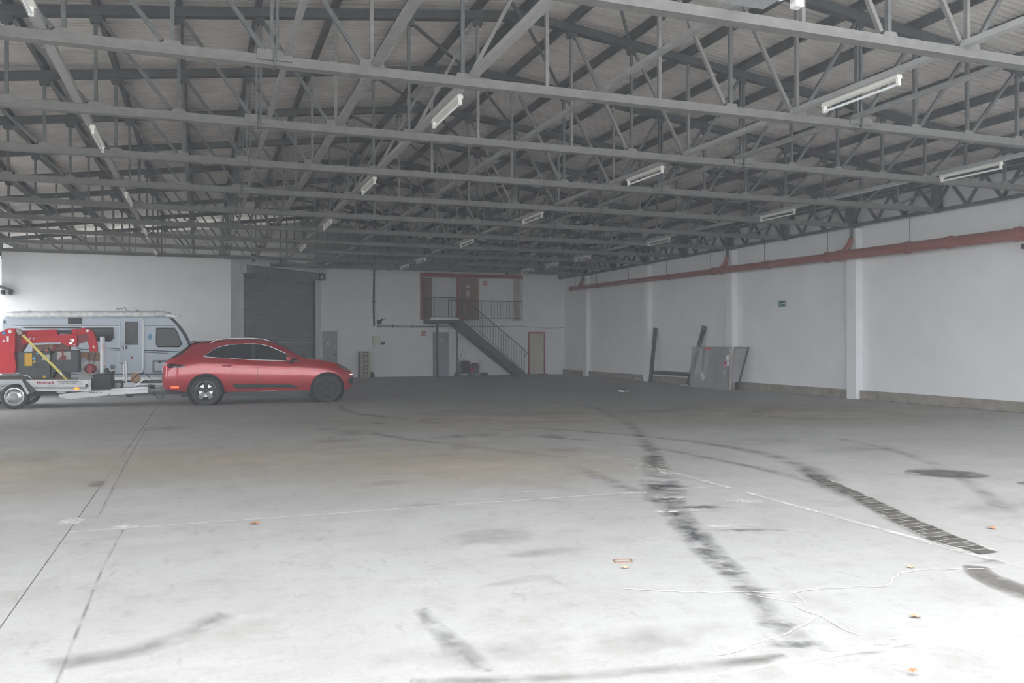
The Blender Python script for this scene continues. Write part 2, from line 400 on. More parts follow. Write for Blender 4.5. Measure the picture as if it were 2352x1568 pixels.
# bright cable tray near the roof, top right
ty = 6.0
t = thing('cable_tray', 'galvanised cable tray with brackets above the nearest trusses', 'cable tray', (6.5, ty, 4.7))
a = V3(1640, -28, ty); b = V3(1772, 8, ty)
MB().box(3.6, b[0], ty-.11, ty+.11, b[2]-.01, b[2]+.0).box(3.6, b[0], ty-.115, ty-.105, b[2]-.01, b[2]+.06).build('tray', M_galv, t)
MB().bar((b[0], ty-.05, b[2]+.03), (b[0]+.30, ty+.02, b[2]+.17), .14, .03).build('angled_tray', M_galv, t)
for i in range(5):
    MB().box(b[0]-.02+i*.035, b[0]+i*.035, ty-.14-.01*i, ty-.11, b[2]-.03+.015*i, b[2]+.07).build('bracket', M_galv, t)
MB().box(b[0]+.16, b[0]+.24, ty-.12, ty-.04, b[2]-.04, b[2]+.04).build('junction_box', M_white, t)

# ================================================================== red drain pipe on the right wall
PX = 15.80
def pz(y): return 3.715 + (y - 12.85) * .0108
t = thing('drain_pipe', 'red-brown plastic drain pipe hung along the white right wall', 'pipe', (PX, 22, pz(22)))
for y0, y1, r in ((5.0, 18.3, .125), (18.3, 23.7, .105), (23.7, 35.1, .085)):
    MB().tube([(PX, y0, pz(y0)), (PX, y1, pz(y1))], r, 20).build('pipe', M_pipe, t, smooth=40)
MB().tube([(PX, 35.05, pz(35.05)), (PX, 35.2, pz(35.2))], .105, 20).build('end_cap', M_pipe, t, smooth=40)
for y, r in ((17.9, .15), (18.35, .14), (14.4, .145), (15.6, .145), (23.3, .125), (23.75, .12), (20.9, .122), (26.6, .1), (29.6, .1), (32.4, .1), (12.7, .15)):
    MB().tube([(PX, y-.06, pz(y)), (PX, y+.06, pz(y))], r, 20).build('coupling', M_pipe, t, smooth=40)
for y in (17.45, 22.95, 33.9, 11.9):
    z = pz(y)
    MB().tube([(PX, y+.45, z+.02), (PX, y+.2, z+.14), (PX, y+.07, z+.3), (PX, y+.02, z+.42)], [.085, .08, .07, .06], 16).build('branch', M_pipe, t, smooth=40)
    MB().tube([(PX, y+.02, z+.40), (PX, y+.02, ZC-.004)], .045, 12).build('downpipe', M_steel_mid, t, smooth=40)
for y in (34.7, 32.5, 29.65, 26.75, 23.92, 21.07, 18.35, 15.55):
    MB().tube([(PX, y, pz(y)), (PX, y, ZC-.004)], .008, 6).build('hanger_rod', M_steel_mid, t)
    MB().tube([(PX, y-.02, pz(y)), (PX, y+.02, pz(y))], .0885 if y > 23.9 else (.109 if y > 18.3 else .129), 20).build('clamp', M_steel_mid, t, smooth=40)
box('dark_bracket', M_black, t, 15.8, 16.19, 12.55, 12.65, 3.40, 3.50)

# exit sign
t = thing('exit_sign', 'small green emergency exit sign on the white right wall', 'sign', (16.19, 20.73, 2.55))
MB().box(16.17, 16.2, 20.57, 20.89, 2.555, 2.725).build('plate', M_signgreen, t)
xs = 16.168
for pts in ([(20.83, 2.69), (20.85, 2.69), (20.85, 2.67), (20.83, 2.67)], [(20.85, 2.66), (20.80, 2.66), (20.79, 2.62), (20.83, 2.62)], [(20.83, 2.62), (20.80, 2.62), (20.85, 2.58), (20.87, 2.58)], [(20.81, 2.62), (20.79, 2.62), (20.76, 2.58), (20.78, 2.58)]):
    MB().prism(pts, 'x', xs-.001, xs+.003).build('running_figure', M_white, t)
MB().box(xs-.001, xs+.003, 20.64, 20.75, 2.632, 2.652).build('arrow', M_white, t)
MB().prism([(20.64, 2.675), (20.60, 2.642), (20.64, 2.609)], 'x', xs-.001, xs+.003).build('arrow', M_white, t)
MB().box(xs-.001, xs+.003, 20.575, 20.59, 2.565, 2.715).build('door_mark', M_white, t)

# ================================================================== back wall
# red timber frame of the upper opening
t = MB(); t.box(9.15, 14.05, HY1-.06, HY1+.06, 4.47, 4.63); t = t.build('trim_1', M_red, None, kind='structure')
box('frame_post', M_red, t, 9.15, 9.24, HY1-.05, HY1+.06, 2.52, 4.47)
box('frame_post', M_red, t, 10.86, 10.97, HY1-.05, HY1+.06, 2.52, 4.47)
def door(name, m, x0, x1, y, z0, z1, face=-1, th=.05):
    o = box(name, m, None, x0, x1, y-th, y, z0, z1, bevel=.008); o['kind'] = 'structure'; return o
d4 = door('door_4', M_brown, 9.2, 10.02, 38.1, 2.52, 4.5)
d5 = door('door_5', M_brown, 11.38, 12.31, 38.1, 2.52, 4.52)
box('door_plate', M_white, d5, 11.70, 11.86, 38.035, 38.05, 4.08, 4.22)
box('plate_mark', M_black, d5, 11.76, 11.81, 38.03, 38.036, 4.12, 4.18)
box('notice', mat('paper', (.6, .58, .54), .8), d5, 11.70, 11.87, 38.035, 38.05, 3.65, 3.95)
box('door_handle', M_galv, d5, 11.42, 11.53, 38.0, 38.05, 3.55, 3.58)
box('door_closer_beam', M_wall, wall_back, 10.97, 12.6, 37.9, 38.1, 4.53, 4.63)
d6 = box('door_6', M_cream, None, 14.02, 14.07, 37.12, 37.95, 2.52, 4.48, bevel=.008); d6['kind'] = 'structure'
box('door_handle', M_galv, d6, 13.97, 14.02, 37.2, 37.3, 3.5, 3.53)
# ground floor doors
d1 = door('door_1', M_greydoor, 4.84, 5.47, HY1-.005, 0, 2.01)
box('door_sign', M_white, d1, 5.05, 5.14, HY1-.065, HY1-.055, 1.42, 1.52); box('sign_mark', M_black, d1, 5.075, 5.115, HY1-.068, HY1-.064, 1.44, 1.50)
box('door_handle', M_black, d1, 5.33, 5.45, HY1-.10, HY1-.055, .98, 1.02)
d2 = door('door_2', M_greydoor, 9.73, 10.46, HY1-.005, 0, 1.98)
box('door_frame', mat('door_frame_grey', (.2, .22, .24), .6), d2, 9.73, 9.80, HY1-.075, HY1-.055, 0, 1.98)
box('door_plate', M_white, d2, 10.05, 10.16, HY1-.065, HY1-.055, 1.58, 1.62)
box('door_handle', M_black, d2, 9.82, 9.93, HY1-.10, HY1-.055, 1.0, 1.04)
d3 = door('door_3', M_cream, 14.37, 15.10, HY1-.005, .02, 1.93)
for b in ((14.31, 14.37, 0, 1.99), (15.10, 15.16, 0, 1.99), (14.31, 15.16, 1.93, 2.0)): box('door_frame', M_red, d3, b[0], b[1], HY1-.08, HY1, b[2], b[3])
box('threshold', M_black, d3, 14.2, 15.2, HY1-.3, HY1-.005, 0, .03)
# fire point signs
def fire_sign(x, y, z, lab):
    t = thing('fire_sign', lab, 'sign', (x, y, z-.1), 0, 'red fire extinguisher signs')
    box('plate', M_signred, t, x-.095, x+.095, y-.012, y, z-.095, z+.095)
    MB().prism([(x-.06, z-.06), (x-.02, z-.06), (x-.02, z+.03), (x-.03, z+.05), (x-.05, z+.05), (x-.06, z+.03)], 'y', y-.016, y-.012).build('extinguisher_mark', M_white, t)
    MB().prism([(x+.02, z-.06), (x+.06, z-.06), (x+.07, z-.01), (x+.055, z+.05), (x+.045, z+.015), (x+.03, z+.04), (x+.015, z-.01)], 'y', y-.016, y-.012).build('flame_mark', M_white, t)
fire_sign(9.31, HY1, 1.91, 'red fire extinguisher sign beside the grey door under the stairs')
fire_sign(12.66, 38.1, 4.33, 'red fire extinguisher sign in the upper corridor beside the brown door')

# cables and boxes
t = thing('cable_duct', 'vertical bundle of grey conduits on the back wall', 'conduit', (7.06, HY1-.03, 2.2))
for dx, m in ((0, M_steel_dark), (.045, M_steel_mid), (.08, M_wall)):
    MB().tube([(7.05+dx, HY1-.03, 2.2+dx), (7.03+dx, HY1-.03, 3.2), (7.06+dx, HY1-.03, 4.74)], .018, 8).build('conduit', m, t, smooth=60)
for z in (2.6, 3.3, 4.0, 4.5): box('clip', M_steel_mid, t, 6.98, 7.17, HY1-.055, HY1-.001, z-.012, z+.012)
t = thing('cable_trunking', 'thin horizontal cable run across the back wall behind the stairs', 'cable', (10, HY1-.03, 2.22))
for dz, x1, m in ((.0, 13.2, M_steel_mid), (.05, 11.0, M_galv), (-.04, 10.0, M_steel_mid)):
    MB().tube([(7.2, HY1-.03, 2.24+dz), (9, HY1-.03, 2.23+dz), (x1, HY1-.03, 2.25+dz)], .014, 6).build('cable', m, t)
MB().tube([(13.2, HY1-.02, 2.25), (13.9, HY1-.02, 2.27), (14.6, HY1-.02, 2.23), (15.2, HY1-.02, 2.18), (15.8, HY1-.02, 2.19), (16.19, HY1-.02, 2.22)], .009, 6).build('cable', M_steel_mid, t)
for x in (7.9, 8.8, 9.7, 10.6): box('clip', M_steel_mid, t, x-.02, x+.02, HY1-.05, HY1-.001, 2.17, 2.31)
def fuse_box(name, lab, x0, x1, z0, z1, m, d=.12):
    t = thing(name, lab, 'electrical box', ((x0+x1)/2, HY1-d/2, z0))
    box('case', m, t, x0, x1, HY1-d, HY1, z0, z1, bevel=.01); box('lid', m, t, x0+.02, x1-.02, HY1-d-.012, HY1-d, z0+.02, z1-.02); return t
t = fuse_box('junction_box', 'white junction box just under the conduits on the back wall', 7.17, 7.44, 2.02, 2.18, M_white)
t = fuse_box('fuse_box', 'cream fuse box below the conduits on the back wall', 7.0, 7.27, 1.46, 1.80, mat('cream_plastic', (.6, .6, .53), .5), .14)
box('latch', M_white, t, 7.24, 7.265, HY1-.16, HY1-.15, 1.48, 1.60)
t = thing('power_socket', 'dark green socket box beside the cream fuse box', 'socket', (7.46, HY1-.05, 1.42))
box('case', mat('dark_green_plastic', (.03, .07, .06), .5), t, 7.38, 7.54, HY1-.09, HY1, 1.42, 1.54, bevel=.01); box('flap', M_black, t, 7.40, 7.52, HY1-.105, HY1-.09, 1.45, 1.53)
t = thing('wall_floodlight', 'small grey floodlight on the back wall above the cable run', 'floodlight', (7.30, HY1-.1, 2.32))
box('bracket', M_steel_mid, t, 7.22, 7.40, HY1-.06, HY1, 2.33, 2.50); box('head', M_black, t, 7.40, 7.56, HY1-.20, HY1-.04, 2.50, 2.56, bevel=.01); box('lens', M_galv, t, 7.42, 7.54, HY1-.205, HY1-.2, 2.505, 2.55)
box('arm', M_black, t, 7.36, 7.42, HY1-.10, HY1-.03, 2.46, 2.52)
t = thing('cable_outlet', 'short grey cable outlet below the fuse box on the back wall', 'outlet', (7.07, HY1-.03, 1.26))
box('cover', M_galv, t, 7.03, 7.09, HY1-.05, HY1, 1.27, 1.46, bevel=.006); box('grommet', M_steel_mid, t, 7.045, 7.075, HY1-.04, HY1-.01, 1.25, 1.27)

# stacked crates
cb = mat('crate_beige', (.42, .41, .33), .6, var=.08, scale=8)
c0 = None
for i in range(4):
    lab = 'beige crate by the back wall, %s of a stack of four' % ['bottom', 'second from the bottom', 'third from the bottom', 'top'][i]
    loc = (6.6, 36.5, .285*i)
    if c0 is None:
        c0 = thing('storage_crate', lab, 'crate', loc, 0, 'stacked beige crates'); x, y = loc[0], loc[1]
        m = MB(); m.box(x-.2, x+.2, y-.2, y-.185, 0, .283).box(x-.2, x+.2, y+.185, y+.2, 0, .283).box(x-.2, x-.185, y-.185, y+.185, 0, .283).box(x+.185, x+.2, y-.185, y+.185, 0, .283).box(x-.19, x+.19, y-.19, y+.19, .0, .02)
        m.build('shell', cb, c0)
        box('grip_opening', M_black, c0, x-.1, x+.12, y-.204, y-.2, .215, .25)
        for dz, dx in ((.04, .0), (.09, .02), (.14, .0)): box('slot', M_steel_dark, c0, x-.12+dx, x-.02+dx, y-.203, y-.2, dz, dz+.03); box('slot', M_black, c0, x+.02, x+.12, y-.203, y-.2, dz+.01, dz+.035)
        box('side_panel_or_shade', M_steel_mid, c0, x-.23, x-.2, y-.18, y+.18, .01, .28)  # grey panel paints the shading on the left side of the crate
    else: copy_tree(c0, loc, lab)
t = thing('plastic_bag', 'small crumpled grey bag on the floor beside the crate stack', 'bag', (6.95, 36.6, 0))
m = MB(); m.lathe([(.0, 0), (.1, .0), (.12, .06), (.09, .15), (.05, .21), (.02, .26), (0, .26)], Matrix.Translation((6.95, 36.6, 0)), 9)
m.v = [(a+random.uniform(-.015, .015), b+random.uniform(-.015, .015), max(0, c+random.uniform(-.015, .015))) for a, b, c in m.v]
m.build('sack', M_steel_mid, t, smooth=True); box('neck_tie', M_white, t, 6.91, 6.99, 36.56, 36.64, .2, .22)

# ---- steel staircase
M_st = mat('stair_paint', (.055, .062, .07), .5, var=.2, scale=6)
SY0, SY1 = 35.62, 36.55
t = thing('steel_staircase', 'dark steel staircase with platform and rod railing on the back wall', 'staircase', (11.6, 36.1, 0))
PZ = 2.50
box('platform', M_st, t, 9.30, 10.78, SY0, HY1-.001, PZ-.13, PZ, bevel=.006)
for x in (9.64, 10.53): box('post', M_st, t, x-.04, x+.04, SY0+.02, SY0+.10, 0, PZ-.13)
top, bot = (10.62, PZ-.04), (13.72, .0)
for y in (SY0, SY1-.04):
    MB().prism([(top[0]-.22, PZ), (top[0]+.12, PZ), (bot[0]+.17, .0), (bot[0]-.32, .0), (top[0]-.22, PZ-.18)], 'y', y, y+.035).build('stringer', M_st, t)
n = 13
for i in range(n):
    f = (i + .6) / n; x = top[0] + (bot[0] - top[0]) * f; z = PZ * (1 - f) + .02
    box('tread', M_galv, t, x-.13, x+.13, SY0+.036, SY1-.045, z-.035, z-.005)
# railing of the flight
def rail_pts(off): return [(10.60, SY0, PZ+.98), (10.80, SY0, PZ+.97), (13.72, SY0, 1.16), (13.82, SY0, 1.02), (13.70, SY0, .86)]
MB().tube(rail_pts(0), .021, 8).build('handrail', M_st, t, smooth=60)
MB().tube([(10.72, SY0, PZ+.18), (13.68, SY0, .20)], .012, 6).build('lower_rail', M_st, t)
for i in range(25):
    f = i / 24; x = 10.72 + (13.68 - 10.72) * f; zb = PZ + .18 - (PZ - .02) * f; zt = PZ + .99 - (PZ + .97 - 1.16 + .02) * f
    r = .02 if i in (0, 8, 16, 24) else .009
    MB().tube([(x, SY0+.01, zb - (.2 if r > .01 else 0)), (x, SY0+.01, zt-.02)], r, 6).build('baluster', M_st, t)
# railing of the platform
for a, b in (((9.34, SY0+.02), (10.60, SY0+.02)), ((9.34, SY0+.02), (9.34, HY1-.06))):
    MB().tube([(a[0], a[1], PZ+.98), (b[0], b[1], PZ+.98)], .02, 8).build('handrail', M_st, t)
    MB().tube([(a[0], a[1], PZ+.12), (b[0], b[1], PZ+.12)], .012, 6).build('lower_rail', M_st, t)
    nn = 9
    for i in range(nn):
        f = i / (nn-1); x = a[0] + (b[0]-a[0])*f; y = a[1] + (b[1]-a[1])*f
        MB().tube([(x, y, PZ if i in (0, nn-1) else PZ+.12), (x, y, PZ+.97)], .018 if i in (0, nn-1) else .009, 6).build('baluster', M_st, t)
MB().tube([(10.35, SY1-.2, PZ+.2), (10.35, SY1-.2, PZ+.82), (10.40, SY1-.2, PZ+.9), (10.9, SY1-.2, PZ+.9)], .02, 8).build('rear_handrail', M_st, t, smooth=60)
box('kick_plate', M_galv, t, 9.32, 10.6, SY0-.004, SY0+.001, PZ, PZ+.1)
# guard rail across the corridor opening
t = thing('guard_rail', 'thin dark guard rail across the upper corridor opening', 'railing', (12.5, HY1, 2.52))
MB().tube([(10.95, HY1+.03, 3.42), (14.06, HY1+.03, 3.42)], .02, 8).build('handrail', M_st, t)
MB().tube([(9.2, HY1+.03, 3.45), (9.36, HY1+.03, 3.45)], .02, 8).build('handrail', M_st, t)
MB().tube([(10.95, HY1+.03, 2.62), (14.06, HY1+.03, 2.62)], .01, 6).build('lower_rail', M_st, t)
for i in range(21): MB().tube([(11.0+i*.152, HY1+.03, 2.62), (11.0+i*.152, HY1+.03, 3.42)], .009, 6).build('baluster', M_st, t)

# ---- pallet with machine under the stairs
M_pal = mat('pallet_wood', (.19, .16, .125), .85, var=.25, scale=9)
px0, px1, py0, py1 = 10.70, 12.10, 36.0, 36.7
t = thing('wooden_pallet', 'grey wooden pallet on the floor under the stairs', 'pallet', ((px0+px1)/2, 36.35, 0))
for i in range(5): y = py0 + i*(py1-py0-.12)/4; box('deck_board', M_pal, t, px0, px1, y, y+.12, .118, .145)
for x in (px0, (px0+px1)/2-.07, px1-.14):
    for y in (py0, (py0+py1)/2-.05, py1-.1): box('block', M_pal, t, x, x+.14, y, y+.1, .022, .118)
for y in (py0, py0+.3, py1-.1): box('bottom_board', M_pal, t, px0, px1, y, y+.1, .0, .022)
mx = 11.15
t = thing('construction_pump', 'dark pump with a red bowl and tubular frame on the pallet', 'machine', (11.4, 36.35, .145))
MB().lathe([(0, .145), (.24, .145), (.26, .2), (.26, .56), (.22, .63), (.20, .66), (0, .66)], Matrix.Translation((11.1, 36.35, 0)), 20).build('tank', mat('machine_dark', (.035, .04, .042), .6, var=.2, scale=6), t, smooth=40)
MB().lathe([(0, .655), (.25, .655), (.25, .685), (.05, .70), (0, .70)], Matrix.Translation((11.12, 36.35, 0)), 20).build('lid', M_steel_dark, t, smooth=40)
MB().tube([(11.05, 36.35, .69), (11.05, 36.35, .83)], .015, 6).build('lever', M_black, t)
MB().lathe([(.0, .27), (.10, .28), (.155, .34), (.17, .42), (.165, .42), (.14, .35), (0, .33)], Matrix.Translation((11.38, 36.15, -.02)), 20).build('red_bowl', mat('bowl_red', (.4, .03, .05), .4), t, smooth=60)
MB().tube([(11.38, 36.15, .145), (11.38, 36.15, .27)], .05, 10).build('bowl_stand', M_red, t)
m = MB(); m.box(11.42, 11.72, 36.2, 36.6, .145, .5).box(11.46, 11.70, 36.24, 36.56, .5, .58); m.build('engine', M_black, t, bevel=.03)
for i in range(6): box('cooling_fin', M_steel_dark, t, 11.44+i*.045, 11.46+i*.045, 36.19, 36.21, .2, .54)
MB().tube([(11.78, 36.3, .145), (11.78, 36.3, .64), (11.81, 36.3, .68), (11.86, 36.3, .68), (11.89, 36.3, .64), (11.89, 36.3, .145)], .018, 8).build('tubular_frame', M_galv, t, smooth=60)
MB().tube([(10.92, 36.66, .65), (11.12, 36.76, 1.18), (11.28, 36.78, 1.0)], .01, 6).build('hose', M_steel_mid, t, smooth=60)
box('yellow_tag', mat('dull_yellow', (.28, .26, .06), .6), t, 10.86, 10.94, 36.2, 36.25, .2, .4)
# kerb blocks near the right corner
box('kerb_end', M_kerb, k_, 16.0, 16.19, 35.7, 36.6, 0, .2, bevel=.01)

# ---- roller shutter on the diagonal wall
M_shut = mat('shutter_grey', (.29, .315, .325), .5, metal=.1, var=.05, scale=3)
sh = thing('roller_shutter', 'closed grey roller shutter in the diagonal white wall', 'roller shutter', D(2.76, 0, 0))
m = MB(); rows = []; z = .0; pit = .08
while z < 4.2:
    rows += [[D(.62, -.06, z), D(4.90, -.06, z)], [D(.62, -.042, z+pit*.25), D(4.90, -.042, z+pit*.25)], [D(.62, -.042, z+pit*.75), D(4.90, -.042, z+pit*.75)]]; z += pit
m.grid(rows); m.build('curtain', M_shut, sh, fixn=False)
m = MB(); dbox(m, .80, 5.0, -.04, .22, 4.18, 4.458); m.build('roller_drum', M_shut, sh, bevel=.05)
for a, b, z0, z1, mm in ((.50, .86, 4.13, 4.455, M_galv), (4.93, 5.30, 4.17, 4.455, M_steel_mid)):
    m = MB(); dbox(m, a, b, .002, .29, z0, z1); m.build('bearing_box', mm, sh, bevel=.01)
for a in (.56, 4.86):
    m = MB(); dbox(m, a, a+.09, -.055, .02, 0, 4.15); m.build('guide_rail', M_steel_mid if a > 1 else M_wall, sh)
m = MB(); m.lathe([(0, .16), (.03, .12), (.06, 0), (0, 0)], Matrix.Translation(D(5.0, .32, 4.22)), 12); m.build('warning_lamp', M_white, sh, smooth=40)
for i in range(15):
    m = MB(); a = 2.62 + i*.148; dbox(m, a, a+.085, -.045, -.038, 1.515, 1.54); m.build('slot_daylight', M_white, sh)  # white boxes stand in for daylight coming through the slots
for z, a, b in ((4.02, .8, 2.2), (3.95, 3.6, 4.8)):
    m = MB(); dbox(m, a, b, -.041, -.036, z, z+.02); m.build('scuff_strip', M_steel_mid, sh)

# dark canopy bracket at the left end of the partition wall and a white post
t = thing('wall_canopy', 'small dark metal canopy at the left end of the white partition wall', 'canopy', (-6.2, 32.8, 3.1))
MB().prism([(-6.75, 3.62), (-6.08, 3.34), (-6.06, 3.28), (-6.75, 3.45)], 'y', 32.2, 32.99).build('roof_plate', M_steel_dark, t)
for x in (-6.35, -6.12): box('bracket', M_black, t, x-.03, x+.03, 32.6, 32.99, 3.16, 3.32)

# ================================================================== leaning goods on the right wall
M_fr = mat('blue_black_steel', (.05, .06, .07), .35, metal=.3, var=.2, scale=5)
t = thing('steel_post_frame', 'dark steel frame of two posts and a crossbar leaning on the right wall', 'frame', (15.8, 26.4, 0))
pa0, pa1, pb0, pb1 = (15.72, 27.78, 0.), (16.12, 28.1, 2.02), (15.72, 25.2, .0), (16.12, 24.78, 2.05)
for p, q in ((pa0, pa1), (pb0, pb1)):
    MB().bar(p, q, .11, .13, (0, 1, 0)).build('post', M_fr, t, bevel=.012)
    e = Vector(q); d = (Vector(q)-Vector(p)).normalized()
    MB().bar(e - d*.16, e + d*.01, .125, .15, (0, 1, 0)).build('wrapped_end', mat('tape_brown', (.13, .11, .10), .6), t, bevel=.012)
def lerp(p, q, f): return tuple(a + (b-a)*f for a, b in zip(p, q))
MB().bar(lerp(pa0, pa1, .19), lerp(pb0, pb1, .19), .07, .13).build('crossbar', M_fr, t)
M_mesh = mat('mesh_steel', (.30, .31, .32), .5, metal=.3)
M_film = mat('wrap_film', (.50, .51, .53), .3, alpha=.4, spec=.6)
def mesh_panel(lab, b0, b1, lean, h, film, sk=0.):
    """b0,b1: bottom corners (X,Y); lean: shift in X at the top"""
    t = thing('wrapped_panel' if film else 'mesh_panel', lab, 'panel', ((b0[0]+b1[0])/2, (b0[1]+b1[1])/2, 0))
    P = lambda u, v: (b0[0] + (b1[0]-b0[0])*u + lean*v, b0[1] + (b1[1]-b0[1])*u + sk*v, h*v)
    for u in (0, 1): MB().bar(P(u, 0), P(u, 1), .04, .05, (0, 1, 0)).build('edge_post', M_mesh if u == 0 else (mat('pale_edge', (.5, .44, .38), .6) if film else M_fr), t)
    for v in (0.02, .985): MB().bar(P(0, v), P(1, v), .04, .05).build('edge_rail', M_mesh, t)
    for i in range(1, 7): MB().bar(P(0, i/7), P(1, i/7), .014, .024).build('mesh_wire', M_steel_dark, t)
    for u in (.3, .62): MB().bar(P(u, 0), P(u, 1), .02, .06, (0, 1, 0)).build('mesh_wire', M_steel_dark, t)
    if not film: MB().add([Vector(P(u, v)) + Vector((-.03, 0, 0)) for u, v in ((0, .03), (1, .03), (1, .98), (0, .98))], [(0, 1, 2, 3)]).build('film_sheet', M_film, t, fixn=False)
    return t, P
t1, P1 = mesh_panel('wire mesh panel leaning on the right wall behind the wrapped panel', (15.78, 24.3), (15.78, 22.42), .30, 1.34, False, -.16)
box('foot', M_black, t1, 15.72, 15.78, 22.38, 22.46, 0, .25)
t2, P2 = mesh_panel('film-wrapped mesh panel with labels leaning on the right wall', (15.42, 24.55), (15.42, 22.3), .32, 1.34, True, .36)
ox = Vector((-.035, 0, .01))
def plate(t, name, m, u0, u1, v0, v1, off=.035, pts=None):
    q = pts or [(u0, v0), (u1, v0), (u1, v1), (u0, v1)]
    a = [Vector(P2(u, v)) + Vector((-off, 0, .01)) for u, v in q]; b = [p + Vector((.004, 0, 0)) for p in a]; n = len(q)
    if name == 'film_sheet': MB().add(a, [tuple(range(n))]).build(name, m, t, fixn=False); return
    MB().add(a + b, [tuple(range(n)), tuple(range(2*n-1, n-1, -1))] + [(i, (i+1) % n, n+(i+1) % n, n+i) for i in range(n)]).build(name, m, t)
plate(t2, 'film_sheet', M_film, .0, .97, .02, .99, .03)
plate(t2, 'film_fold', M_film, .0, .13, .0, .32, .036)
plate(t2, 'film_fold', M_film, .13, .97, .0, .16, .036)
plate(t2, 'red_label', mat('label_red', (.6, .06, .05), .5), .37, .52, .93, .97, .04)
plate(t2, 'red_label', mat('label_crimson', (.5, .02, .06), .5), .85, .91, .50, .66, .04)
plate(t2, 'white_label', M_white, .868, .892, .515, .575, .044)
plate(t2, 'white_label', M_white, .90, .99, .68, .80, .04); plate(t2, 'white_label', M_white, .93, .99, .55, .67, .04)
plate(t2, 'beige_label', mat('label_beige', (.5, .45, .36), .6), .86, .90, .33, .44, .04)
plate(t2, 'paper_tag', mat('tag_pale', (.55, .62, .6), .6), 0, 0, 0, 0, .041, [(.28, .33), (.34, .14), (.40, .24), (.33, .38)])
tag(MB().lathe([(0, 0), (.14, 0), (.15, .05), (.07, .1), (0, .11)], Matrix.Translation((15.3, 24.75, 0)), 9).build('plastic_wrap', M_film, None, smooth=True), 'crumpled clear plastic wrap on the floor beside the wrapped panel', 'plastic wrap')
M_paper = mat('white_scrap', (.75, .75, .74), .8)
def scrap(lab, x, y, s, m, cat='paper', nm='paper_scrap', h=.03):
    mb = MB(); n = 5; rows = []
    for i in range(n):
        rows.append([(x + (i/(n-1)-.5)*s*1.6 + random.uniform(-.2, .2)*s*.4, y + (j/(n-1)-.5)*s + random.uniform(-.2, .2)*s*.4, .004 + random.uniform(0, h)) for j in range(n)])
    mb.grid(rows); o = mb.build(nm, m, None, smooth=True, fixn=False); so = o.modifiers.new('thickness', 'SOLIDIFY'); so.thickness = .003
    return tag(o, lab, cat)
scrap('crumpled white paper scrap on the floor near the leaning panel', 11.83, 22.5, .2, M_paper, h=.08)
scrap('tiny white paper scrap, leftmost on the dark floor', 8.63, 23.16, .06, M_paper)
scrap('tiny white paper scrap, second from the left on the dark floor', 9.14, 22.8, .06, M_paper)
scrap('tiny white paper scrap left of the crumpled paper', 10.04, 22.59, .06, M_paper)
scrap('white paper cup crushed on the floor by the far pilaster', 15.8, 28.9, .14, M_paper, h=.16)

# ================================================================== marks on the floor
ZL = [.0012]
def lift(): ZL[0] += .00005; return ZL[0]
def ribbon(name, pts, w, m, seg=14, jag=0.):
    if jag:
        q_ = [pts[0]]
        for a_, b_ in zip(pts, pts[1:]):
            k_n = max(2, int(math.hypot(b_[0]-a_[0], b_[1]-a_[1]) / .07))
            q_ += [(a_[0] + (b_[0]-a_[0])*i/k_n + random.uniform(-jag, jag), a_[1] + (b_[1]-a_[1])*i/k_n + random.uniform(-jag, jag)) for i in range(1, k_n+1)]
        pts = q_
    P = [Vector((p[0], p[1], 0)) for p in pts]; Q = []
    for i in range(len(P)-1):                                        # smooth the line
        p0, p1, p2, p3 = P[max(i-1, 0)], P[i], P[i+1], P[min(i+2, len(P)-1)]
        for k in range(4):
            t = k/4; Q.append(.5*((2*p1) + (-p0+p2)*t + (2*p0-5*p1+4*p2-p3)*t*t + (-p0+3*p1-3*p2+p3)*t**3))
    Q.append(P[-1]); z = lift(); mb = MB(); mb.uv = []; rows = []; L = 0
    for i, q in enumerate(Q):
        d = (Q[min(i+1, len(Q)-1)] - Q[max(i-1, 0)]).normalized(); nrm = Vector((-d.y, d.x, 0))
        ww = w[0] + (w[1]-w[0])*i/(len(Q)-1) if isinstance(w, tuple) else w
        e = min(1, min(i, len(Q)-1-i)/2.0)
        rows.append([(q.x+nrm.x*ww*a, q.y+nrm.y*ww*a, z) for a in (-.5, 0, .5)])
        mb.uv += [(0, L), (.5 if e > 0 else .02, L), (1, L)]
    mb.grid(rows); return mb.build(name, m, floor, fixn=False)
def blob(name, x, y, a, b, m, rot=0., n=18, jag=.18):
    z = lift(); mb = MB(); vs = [(x, y, z)]; mb.uv = [(.5, 0)]; fs = []
    for rr, u in ((.55, .72), (1., 1.)):
        for k in range(n):
            an = 2*math.pi*k/n; j = 1 + random.uniform(-jag, jag)
            px, py = a*rr*j*math.cos(an), b*rr*j*math.sin(an)
            vs.append((x + px*math.cos(rot) - py*math.sin(rot), y + px*math.sin(rot) + py*math.cos(rot), z)); mb.uv.append((u, 0))
    for k in range(n):
        k2 = (k+1) % n; fs.append((0, 1+k, 1+k2)); fs.append((1+k, 1+n+k, 1+n+k2, 1+k2))
    mb.add(vs, fs); return mb.build(name, m, floor, fixn=False)
S_oil = stain_mat('oil', (.05, .05, .055), .8, 5, .38, .64, .8, rough=.6)
S_tyre = stain_mat('tyre_dark', (.10, .097, .094), .62, 4, .38, .66, .9)
S_tyre_l = stain_mat('tyre_light', (.14, .13, .12), .6, 3, .35, .65, .8)
S_soft = stain_mat('soft_dirt', (.20, .185, .165), .55, 1.6, .38, .68, .9)
S_warmlight = stain_mat('warm_light_tint', (.50, .44, .35), .75, .5, -.2, .7, .9)  # warm light from the left openings, painted as a beige floor tint
S_wet = stain_mat('damp', (.13, .115, .10), .85, 4, .25, .5, .5, rough=.4)
S_white = stain_mat('broken_white', (.66, .65, .625), .9, 9, .42, .58, .5)
S_line = stain_mat('pale_line', (.68, .67, .64), .9, 10, .38, .55, .4)
